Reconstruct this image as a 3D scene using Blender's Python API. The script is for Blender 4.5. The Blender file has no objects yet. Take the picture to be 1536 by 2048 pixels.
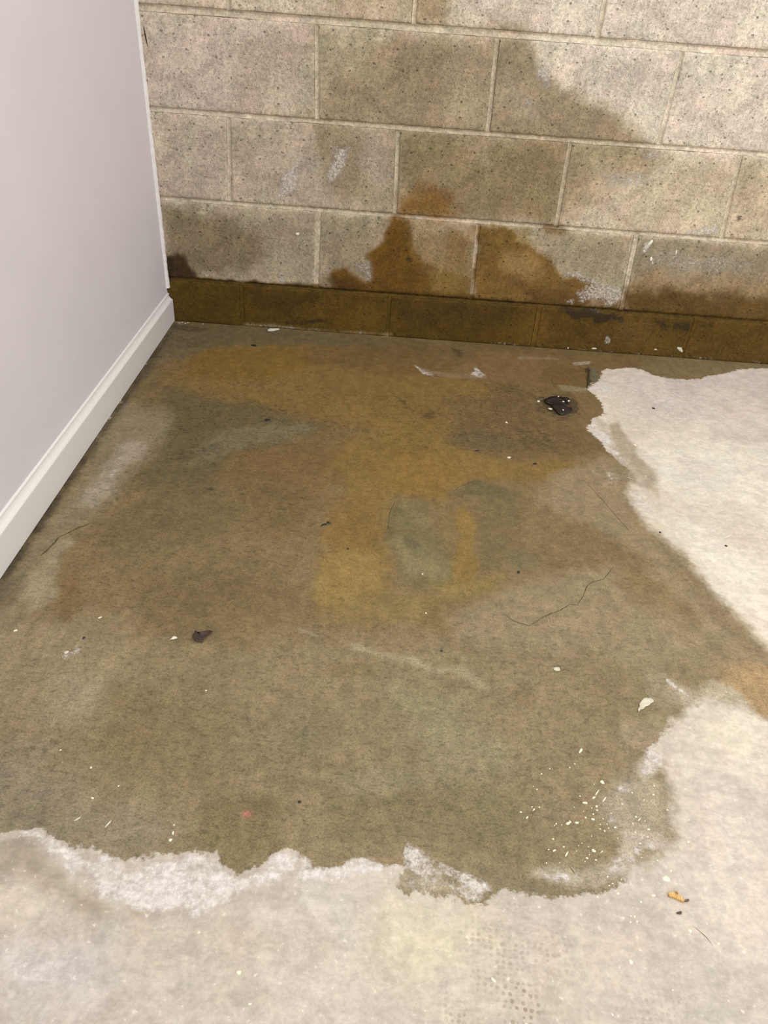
import bpy, bmesh, math, random
import numpy as np
from mathutils import Matrix, Vector

# ------------------------------------------------------------------ camera
# world: x along the block wall, y into it (wall face y = 0, room y < 0), z up, floor z = 0
F = 1577.57
CAM = np.array([0.60251, -2.05032, 0.85995])
RW = np.array([[0.99736797, 0.03873575, 0.06129174],
               [0.07240693, -0.5763061, -0.81401997],
               [0.00379113, 0.81631539, -0.57759398]])
S = bpy.context.scene
COL = S.collection
cd = bpy.data.cameras.new('camera')
cam = bpy.data.objects.new('camera', cd)
COL.objects.link(cam)
M = Matrix.Identity(4)
for i in range(3):
    M[i][0] = RW[0][i]; M[i][1] = -RW[1][i]; M[i][2] = -RW[2][i]; M[i][3] = CAM[i]
cam.matrix_world = M
cd.sensor_fit = 'HORIZONTAL'; cd.sensor_width = 36; cd.lens = F / 1536 * 36
cd.clip_start = 0.02; cd.clip_end = 50
S.camera = cam
# ------------------------------------------------------------------ world and light
W = bpy.data.worlds.new('world'); S.world = W; W.use_nodes = True
bg = W.node_tree.nodes['Background']
bg.inputs[0].default_value = (1.0, 0.995, 0.985, 1); bg.inputs[1].default_value = 1.27


def area(name, loc, rot, sx, sy, power, colr):
    l = bpy.data.lights.new(name, 'AREA'); l.shape = 'RECTANGLE'; l.size = sx; l.size_y = sy
    l.energy = power; l.color = colr
    o = bpy.data.objects.new(name, l); o.location = loc; o.rotation_euler = rot; COL.objects.link(o)


area('ceiling_lamp', (2.0, -1.7, 2.40), (0, 0, 0), 1.2, 0.35, 35, (1.0, 0.985, 0.96))
area('ceiling_lamp_rear', (1.0, -3.0, 2.40), (0, 0, 0), 1.2, 0.35, 23, (1.0, 0.985, 0.96))
S.view_settings.view_transform = 'Standard'; S.view_settings.look = 'None'
S.view_settings.gamma = 1; S.view_settings.use_curve_mapping = False
S.view_settings.exposure = 0.0
ALB = 0.80      # display colour -> albedo


# ------------------------------------------------------------------ helpers
def ray(x, y):
    return RW.T @ np.array([(x - 768) / F, (y - 1024) / F, 1.0])


def on_floor(x, y, z=0.0):
    d = ray(x, y); p = CAM + d * (z - CAM[2]) / d[2]; return (p[0], p[1])


def on_wall(x, y):
    d = ray(x, y); p = CAM + d * (0 - CAM[1]) / d[1]; return (p[0], p[2])


def lin(c):
    c = np.asarray(c, float) / 255
    return np.where(c <= .04045, c / 12.92, ((c + .055) / 1.055) ** 2.4)


def albedo(c):
    return lin(c) * ALB


def hsh(ix, iy, s):
    h = (ix.astype(np.int64) * 374761393 + iy.astype(np.int64) * 668265263 + s * 1442695041) & 0xffffffff
    h = ((h ^ (h >> 13)) * 1274126177) & 0xffffffff
    return ((h ^ (h >> 16)) & 0xffff) / 65535.0


def vnoise(x, y, s):
    ix = np.floor(x); iy = np.floor(y); fx = x - ix; fy = y - iy
    fx = fx * fx * (3 - 2 * fx); fy = fy * fy * (3 - 2 * fy)
    a = hsh(ix, iy, s); b = hsh(ix + 1, iy, s); c = hsh(ix, iy + 1, s); d = hsh(ix + 1, iy + 1, s)
    return (a * (1 - fx) + b * fx) * (1 - fy) + (c * (1 - fx) + d * fx) * fy


def fbm(x, y, sc, s=0, o=4):
    t = 0; a = .5; n = 0
    for k in range(o):
        t = t + a * (vnoise(x / sc * 2 ** k, y / sc * 2 ** k, s + k * 17) * 2 - 1); n += a; a *= .55
    return t / n


def sdf(px, py, poly):
    """signed distance, positive inside"""
    d2 = np.full(px.shape, 1e9); ins = np.zeros(px.shape, bool); n = len(poly)
    for i in range(n):
        ax, ay = poly[i]; bx, by = poly[(i + 1) % n]
        ex, ey = bx - ax, by - ay; wx = px - ax; wy = py - ay
        t = np.clip((wx * ex + wy * ey) / (ex * ex + ey * ey + 1e-12), 0, 1)
        d2 = np.minimum(d2, (wx - t * ex) ** 2 + (wy - t * ey) ** 2)
        if ey != 0:
            c = ((ay > py) != (by > py)) & (px < ex * (py - ay) / ey + ax)
            ins ^= c
    return np.where(ins, 1, -1) * np.sqrt(d2)


def ldist(px, py, line):
    d2 = np.full(px.shape, 1e9)
    for (ax, ay), (bx, by) in zip(line[:-1], line[1:]):
        ex, ey = bx - ax, by - ay
        t = np.clip(((px - ax) * ex + (py - ay) * ey) / (ex * ex + ey * ey + 1e-12), 0, 1)
        d2 = np.minimum(d2, (px - ax - t * ex) ** 2 + (py - ay - t * ey) ** 2)
    return np.sqrt(d2)


def sstep(a, b, x):
    t = np.clip((x - a) / (b - a), 0, 1); return t * t * (3 - 2 * t)


def alpha_of(px, py, pts, feather, op, proj, rough=1.0, seed=0):
    """opacity of a stain outlined by image points lying on the surface"""
    poly = [proj(*p) for p in pts]
    xs = [p[0] for p in poly]; ys = [p[1] for p in poly]; m = feather * 2 + .01
    sel = (px > min(xs) - m) & (px < max(xs) + m) & (py > min(ys) - m) & (py < max(ys) + m)
    out = np.zeros(px.shape)
    if not sel.any():
        return out
    x = px[sel]; y = py[sel]
    d = sdf(x, y, poly) + rough * (feather * .5 + .0035) * fbm(x, y, .032, 5 + seed, 5)
    out[sel] = op * sstep(-feather * .6, feather * .6, d)
    return out


def paint(px, py, base, layers, proj):
    c = np.empty((len(px), 3)); c[:] = lin(base)
    for i, (colr, feather, op, pts) in enumerate(layers):
        if proj is on_wall and feather >= .02:
            feather = feather * 1.7
        a = alpha_of(px, py, pts, feather, op, proj, 1.0, i)[:, None]
        c = c * (1 - a) + lin(colr) * a
    return c * ALB


def mask(px, py, shapes, proj):
    m = np.zeros(px.shape)
    for i, (op, feather, pts) in enumerate(shapes):
        if proj is on_wall and feather >= .005:
            feather = feather * 2.0
        m = np.maximum(m, alpha_of(px, py, pts, feather, op, proj, 1.0, 40 + i))
    return m


def box(x0, y0, x1, y1):
    return [(x0, y0), (x1, y0), (x1, y1), (x0, y1)]


def ell(cx, cy, rx, ry, n=12, rot=0):
    r = math.radians(rot)
    return [(cx + rx * math.cos(t) * math.cos(r) - ry * math.sin(t) * math.sin(r),
             cy + rx * math.cos(t) * math.sin(r) + ry * math.sin(t) * math.cos(r))
            for t in [2 * math.pi * k / n for k in range(n)]]


# ------------------------------------------------------------------ objects
def link(name, me, mat=None, parent=None, loc=None):
    o = bpy.data.objects.new(name, me); COL.objects.link(o)
    if mat is not None and me is not None:
        me.materials.clear(); me.materials.append(mat)
    if loc is not None:
        o.location = loc
    if parent is not None:
        o.parent = parent
    return o


def tag(o, label=None, cat=None, group=None, kind=None):
    for k, v in (('label', label), ('category', cat), ('group', group), ('kind', kind)):
        if v:
            o[k] = v
    return o


def mesh_from(name, verts, faces, smooth=False):
    me = bpy.data.meshes.new(name); me.from_pydata([tuple(map(float, v)) for v in verts], [], faces)
    if smooth:
        me.polygons.foreach_set('use_smooth', [True] * len(me.polygons))
    me.update(); return me


def grid_mesh(name, co, nu, nv, smooth=True, flip=False):
    """co: (nv*nu,3) row-major"""
    me = bpy.data.meshes.new(name)
    i = (np.arange(nv - 1)[:, None] * nu + np.arange(nu - 1)[None, :]).ravel()
    q = np.stack([i, i + 1, i + 1 + nu, i + nu], 1)
    if flip:
        q = q[:, ::-1]
    me.vertices.add(nu * nv); me.vertices.foreach_set('co', np.asarray(co, np.float32).ravel())
    me.loops.add(q.size); me.loops.foreach_set('vertex_index', q.ravel().astype(np.int32))
    me.polygons.add(len(q)); me.polygons.foreach_set('loop_start', (np.arange(len(q)) * 4).astype(np.int32))
    me.update(calc_edges=True)
    me.polygons.foreach_set('use_smooth', [smooth] * len(q)); me.validate(); me.update()
    return me


def fattr(me, name, v):
    a = me.attributes.new(name, 'FLOAT', 'POINT'); a.data.foreach_set('value', np.asarray(v, np.float32).ravel())


def cattr(me, name, v):
    a = me.attributes.new(name, 'FLOAT_COLOR', 'POINT')
    c = np.ones((len(v), 4), np.float32); c[:, :3] = v; a.data.foreach_set('color', c.ravel())


class NT:
    def __init__(s, name):
        s.m = bpy.data.materials.new(name); s.m.use_nodes = True; s.t = s.m.node_tree
        s.b = s.t.nodes['Principled BSDF']

    def n(s, typ, ins=None, **kw):
        nd = s.t.nodes.new(typ)
        for k, v in kw.items():
            setattr(nd, k, v)
        for k, v in (ins or {}).items():
            s.set(nd.inputs[k], v)
        return nd

    def set(s, sock, v):
        if isinstance(v, bpy.types.NodeSocket):
            s.t.links.new(v, sock)
        else:
            sock.default_value = v

    def attr(s, name, out='Fac'):
        return s.n('ShaderNodeAttribute', attribute_name=name).outputs[out]

    def math(s, op, a, b=0.0, c=0.0, clamp=False):
        nd = s.n('ShaderNodeMath', operation=op, use_clamp=clamp)
        s.set(nd.inputs[0], a); s.set(nd.inputs[1], b); s.set(nd.inputs[2], c); return nd.outputs[0]

    def ss(s, v, a, b, lo=0.0, hi=1.0):
        nd = s.n('ShaderNodeMapRange', interpolation_type='SMOOTHSTEP')
        for k, x in enumerate((v, a, b, lo, hi)):
            s.set(nd.inputs[k], x)
        return nd.outputs[0]

    def mix(s, f, a, b, blend='MIX'):
        nd = s.n('ShaderNodeMix', data_type='RGBA', blend_type=blend)
        s.set(nd.inputs[0], f)
        for k, v in ((6, a), (7, b)):
            if isinstance(v, (tuple, list)) and len(v) == 3:
                v = (*v, 1)
            s.set(nd.inputs[k], v)
        return nd.outputs[2]

    def scale(s, c, f):
        """colour times a scalar"""
        nd = s.n('ShaderNodeVectorMath', operation='SCALE'); s.set(nd.inputs[0], c); s.set(nd.inputs[3], f)
        return nd.outputs[0]

    def pos(s, sc=(1, 1, 1), obj=False, rot=0):
        src = s.n('ShaderNodeTexCoord').outputs['Object']
        mp = s.n('ShaderNodeMapping', {'Vector': src, 'Scale': sc, 'Rotation': (0, 0, rot)})
        return mp.outputs[0]

    def noise(s, vec, sc, det=4, rough=.55, dist=0.0):
        return s.n('ShaderNodeTexNoise', {'Vector': vec, 'Scale': sc, 'Detail': det, 'Roughness': rough, 'Distortion': dist}).outputs[0]

    def voro(s, vec, sc, rnd=1.0, feature='F1'):
        return s.n('ShaderNodeTexVoronoi', {'Vector': vec, 'Scale': sc, 'Randomness': rnd}, feature=feature)

    def finish(s, colr, rough=.7, spec=.3, bump=None, bstr=.3, bdist=.002):
        s.set(s.b.inputs['Base Color'], colr); s.set(s.b.inputs['Roughness'], rough)
        s.set(s.b.inputs['Specular IOR Level'], spec)
        if bump is not None:
            bn = s.n('ShaderNodeBump', {'Strength': bstr, 'Distance': bdist, 'Height': bump})
            s.t.links.new(bn.outputs[0], s.b.inputs['Normal'])
        return s.m


def plain(name, c, rough=.6, spec=.3, var=.0, sc=300, bump=0.0):
    t = NT(name); colr = tuple(albedo(c))
    if var:
        n = t.noise(t.pos(), sc, 4)
        cc = t.scale(tuple(colr), t.ss(n, .25, .75, 1 - var, 1 + var))
        return t.finish(cc, rough, spec, n if bump else None, bump, .001)
    return t.finish((*colr, 1), rough, spec)


# ------------------------------------------------------------------ materials
def floor_material():
    t = NT('stained_concrete_floor')
    P = t.pos(); PS = t.pos((1, 1.7, 1)); PD = t.pos((2.2, 1, 1), rot=math.radians(58))
    wet = t.attr('wet_col', 'Color'); dry = t.attr('dry_col', 'Color'); m = t.attr('wetness')
    n_edge = t.noise(P, 26, 7, .62); n_edge2 = t.noise(P, 130, 5, .6)
    e = t.math('ADD', t.math('MULTIPLY', t.math('SUBTRACT', n_edge, .5), 2.6), t.math('MULTIPLY', t.math('SUBTRACT', n_edge2, .5), 1.5))
    sharp = t.attr('edge_soft')
    w = t.math('MULTIPLY_ADD', sharp, 1.0, .16)
    mm = t.math('ADD', m, e)
    wm = t.ss(mm, t.math('MULTIPLY', w, -1), w)
    # tone variation: clouds, trowel streaks, grain
    cloud = t.noise(P, 7, 8, .62, .6); streak = t.noise(PS, 30, 8, .68, .5); diag = t.noise(PD, 22, 7, .66, .3)
    grain = t.noise(P, 420, 3, .7); grain2 = t.noise(P, 150, 5, .75)
    vw = t.math('MULTIPLY', t.ss(cloud, .35, .65, .94, 1.06), t.ss(streak, .36, .64, .92, 1.08))
    vw = t.math('MULTIPLY', vw, t.ss(diag, .38, .62, .92, 1.09))
    vw = t.math('MULTIPLY', vw, t.ss(grain, .36, .64, .82, 1.19))
    vw = t.math('MULTIPLY', vw, t.ss(grain2, .36, .64, .89, 1.11))
    vw = t.math('MULTIPLY', vw, t.ss(t.noise(P, 60, 4, .6), .36, .64, .95, 1.05))
    wc = t.scale(wet, vw)
    # hue drift between olive and brown in the damp area
    hue = t.noise(P, 11, 5, .6, 1.0)
    wc = t.mix(t.ss(hue, .35, .65), t.mix(1.0, wc, (.99, 1.012, .98), 'MULTIPLY'), t.mix(1.0, wc, (1.008, .995, 1.0), 'MULTIPLY'))
    # dark flecks, denser where 'fleck' is painted
    vf = t.noise(t.pos((1, 1.9, 1)), 85, 6, .72, .4)
    fk = t.math('ADD', t.ss(vf, .545, .60), t.ss(t.noise(t.pos((1, 1.7, 1)), 200, 3, .6), .575, .64, 0, .8), clamp=True)
    fk = t.math('MULTIPLY', fk, t.math('MULTIPLY_ADD', t.attr('fleck'), .50, .42))
    wc = t.mix(fk, wc, t.scale(wc, .50))
    vd = t.math('MULTIPLY', t.ss(cloud, .38, .62, .93, 1.06), t.ss(t.noise(P, 45, 7, .7, .4), .36, .64, .90, 1.09))
    vd = t.math('MULTIPLY', vd, t.ss(grain2, .36, .64, .92, 1.06))
    vd = t.math('MULTIPLY', vd, t.ss(t.noise(t.pos((1, 2.5, 1)), 40, 5, .7), .36, .64, .95, 1.05))
    dc = t.scale(dry, vd)
    dc = t.mix(t.ss(hue, .35, .65), t.mix(1.0, dc, (1.015, .99, .985), 'MULTIPLY'), t.mix(1.0, dc, (.985, 1.01, 1.0), 'MULTIPLY'))
    # pale mineral specks in the dry concrete
    sp = t.ss(t.noise(P, 150, 2, .5), .66, .74, 0, .6)
    dc = t.mix(sp, dc, tuple(albedo((236, 226, 214))))
    # salt crust
    cr = t.attr('crust'); cn = t.noise(P, 90, 7, .78)
    cn2 = t.noise(P, 24, 5, .6)
    cm = t.math('ADD', t.math('MULTIPLY', cr, .8), t.math('MULTIPLY', t.math('SUBTRACT', cn, .5), 2.0))
    cm = t.ss(t.math('ADD', cm, t.math('MULTIPLY', t.math('SUBTRACT', cn2, .5), 1.6)), .22, .95)
    cm = t.math('MULTIPLY', cm, t.ss(cr, .02, .4))
    ccol = t.scale(tuple(albedo((226, 219, 212))), t.math('MULTIPLY', t.ss(grain2, .36, .64, .84, 1.08), t.ss(cn, .36, .64, .86, 1.08)))
    base = t.mix(wm, dc, wc)
    base = t.mix(t.math('MULTIPLY', cm, .93), base, ccol)
    # dotted sole print
    sv = t.voro(t.pos((1, 1.05, 1), rot=.06), 150, .38)
    dot = t.math('MULTIPLY', t.ss(sv.outputs['Distance'], .26, .42, 1, 0), t.math('MULTIPLY', t.attr('tread'), .75))
    dot = t.math('MULTIPLY', dot, t.ss(t.noise(P, 60, 3), .30, .52))
    base = t.mix(dot, base, tuple(albedo((132, 112, 88))))
    # black grime
    gr = t.attr('grime'); gn = t.ss(t.math('ADD', gr, t.math('MULTIPLY', t.math('SUBTRACT', t.noise(PS, 60, 6, .72), .5), 1.6)), .22, .62)
    gn = t.math('MULTIPLY', gn, t.ss(gr, .03, .25))
    base = t.mix(t.math('MULTIPLY', gn, .62), base, tuple(albedo((52, 44, 32))))
    h = t.math('ADD', t.math('MULTIPLY', grain2, .5), t.math('MULTIPLY', cm, t.math('MULTIPLY_ADD', cn, 1.6, .4)))
    rough = t.math('MULTIPLY_ADD', wm, -.12, .74)
    return t.finish(base, rough, .28, h, .35, .0012)


def block_material(name, mort=False):
    t = NT(name)
    P = t.pos()
    base = t.attr('col', 'Color')
    g1 = t.noise(P, 330, 3, .75); g2 = t.noise(P, 120, 6, .72); g3 = t.noise(P, 30, 6, .65, .4)
    v = t.math('MULTIPLY', t.ss(g1, .33, .67, .84, 1.17), t.ss(g2, .36, .64, .82, 1.17))
    v = t.math('MULTIPLY', v, t.ss(g3, .36, .64, .90, 1.11))
    m1 = t.noise(P, 13, 6, .62, .5); m2 = t.noise(P, 8, 4, .6, .5)
    v = t.math('MULTIPLY', v, t.ss(m1, .36, .64, .88, 1.13))
    c = t.scale(base, v)
    c = t.mix(t.ss(m2, .40, .60), t.mix(1.0, c, (1.02, .985, .99), 'MULTIPLY'), t.mix(1.0, c, (.985, 1.01, .985), 'MULTIPLY'))
    pv = t.voro(t.pos((1, 1, 1.5)), 70 if not mort else 120)
    pit = t.math('MULTIPLY', t.ss(pv.outputs['Distance'], .16, .30, 1, 0), t.ss(t.noise(P, 50, 2), .53, .60))
    pit = t.math('MULTIPLY', pit, t.ss(g2, .42, .52))
    pv2 = t.voro(P, 210)
    pit2 = t.math('MULTIPLY', t.ss(pv2.outputs['Distance'], .16, .32, 1, 0), t.ss(t.noise(P, 90, 2), .50, .58))
    allp = t.math('ADD', pit, t.math('MULTIPLY', pit2, .6), clamp=True)
    if not mort:
        c = t.mix(t.math('MULTIPLY', allp, .62), c, t.scale(base, .35))
        sp = t.ss(t.noise(P, 190, 2, .5), .62, .70, 0, .5)
        c = t.mix(sp, c, t.scale(base, 1.45))
    cr = t.attr('crust'); cn = t.noise(P, 150, 6, .8)
    cm = t.ss(t.math('ADD', cr, t.math('MULTIPLY', t.math('SUBTRACT', cn, .5), 3.2)), .25, .95)
    cm = t.math('MULTIPLY', cm, t.ss(cr, .03, .45))
    c = t.mix(t.math('MULTIPLY', cm, .8), c, tuple(albedo((236, 228, 216))))
    gr = t.attr('grime'); gn = t.ss(t.math('ADD', gr, t.math('MULTIPLY', t.math('SUBTRACT', t.noise(P, 70, 6, .72), .5), 1.5)), .25, .7)
    gn = t.math('MULTIPLY', gn, t.ss(gr, .03, .25))
    c = t.mix(t.math('MULTIPLY', gn, .8), c, tuple(albedo((48, 38, 26))))
    h = t.math('ADD', t.math('ADD', t.math('MULTIPLY', g1, .35), t.math('MULTIPLY', g2, .5)), t.math('ADD', t.math('MULTIPLY', allp, -1.1), t.math('MULTIPLY', cm, .4)))
    return t.finish(c, .82, .2, h, .8 if not mort else .35, .003)


M_floor = floor_material()
M_block = block_material('concrete_block_face')
M_mortar = block_material('mortar', True)


def drywall_material():
    t = NT('painted_drywall'); n = t.noise(t.pos(), 380, 3, .6); n2 = t.noise(t.pos(), 9, 4)
    c = t.scale(tuple(albedo((229, 223, 226))), t.ss(n2, .3, .7, .985, 1.015))
    return t.finish(c, .55, .3, n, .06, .0006)


M_dry = drywall_material()


def base_material():
    t = NT('white_trim_paint'); P = t.pos()
    c = tuple(albedo((244, 240, 236)))
    sc = t.ss(t.noise(t.pos((1, 1, 2.5)), 45, 5, .6), .66, .74, 0, .6)
    sc = t.math('MULTIPLY', sc, t.attr('scuff'))
    cc = t.mix(sc, c, tuple(albedo((104, 98, 96))))
    return t.finish(cc, .24, .6, t.noise(P, 120, 3), .05, .0006)


M_trim = base_material()
M_caulk = plain('white_caulk', (240, 236, 232), .5, .4, .03, 200)

# ------------------------------------------------------------------ stains on the floor (outlines lie on the floor plane)
WET = [(340, 560), (486, 600), (780, 620), (962, 630), (1180, 650), (1379, 660), (1560, 670), (1700, 690), (1700, 742), (1560, 735), (1500, 737),
       (1484, 739), (1444, 748), (1411, 755), (1375, 758), (1342, 757), (1310, 750), (1285, 740), (1265, 736), (1232, 736), (1202, 741),
       (1199, 755), (1188, 766), (1173, 777), (1192, 791), (1206, 810), (1208, 828), (1184, 839), (1175, 857), (1199, 879), (1210, 899),
       (1239, 920), (1262, 940), (1268, 962), (1257, 989), (1276, 1029), (1305, 1062), (1349, 1095), (1393, 1139), (1429, 1187), (1466, 1223),
       (1503, 1262), (1550, 1312), (1700, 1420), (1700, 1520), (1560, 1445), (1506, 1429), (1481, 1415), (1440, 1402), (1400, 1398),
       (1384, 1412), (1356, 1440), (1335, 1460), (1321, 1474), (1307, 1492), (1290, 1506), (1320, 1520), (1331, 1544), (1345, 1590),
       (1345, 1621), (1342, 1649), (1357, 1670), (1328, 1708), (1300, 1722), (1244, 1756), (1209, 1785), (1157, 1792),
       (1105, 1799), (1070, 1792), (1035, 1785), (1023, 1782), (1000, 1778), (977, 1793), (968, 1805), (947, 1807), (896, 1795), (854, 1790),
       (811, 1784), (790, 1773), (792, 1755), (806, 1735), (769, 1727), (740, 1716), (710, 1716), (676, 1735), (625, 1737), (609, 1714),
       (563, 1703), (542, 1712), (516, 1735), (470, 1750), (448, 1739), (431, 1712), (406, 1706), (372, 1700), (340, 1708), (296, 1712),
       (228, 1716), (200, 1700), (165, 1697), (140, 1689), (114, 1676), (85, 1665), (40, 1662), (-20, 1666), (-120, 1690), (-400, 1500), (-400, 1200), (0, 1120), (200, 860), (345, 640)]

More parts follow.
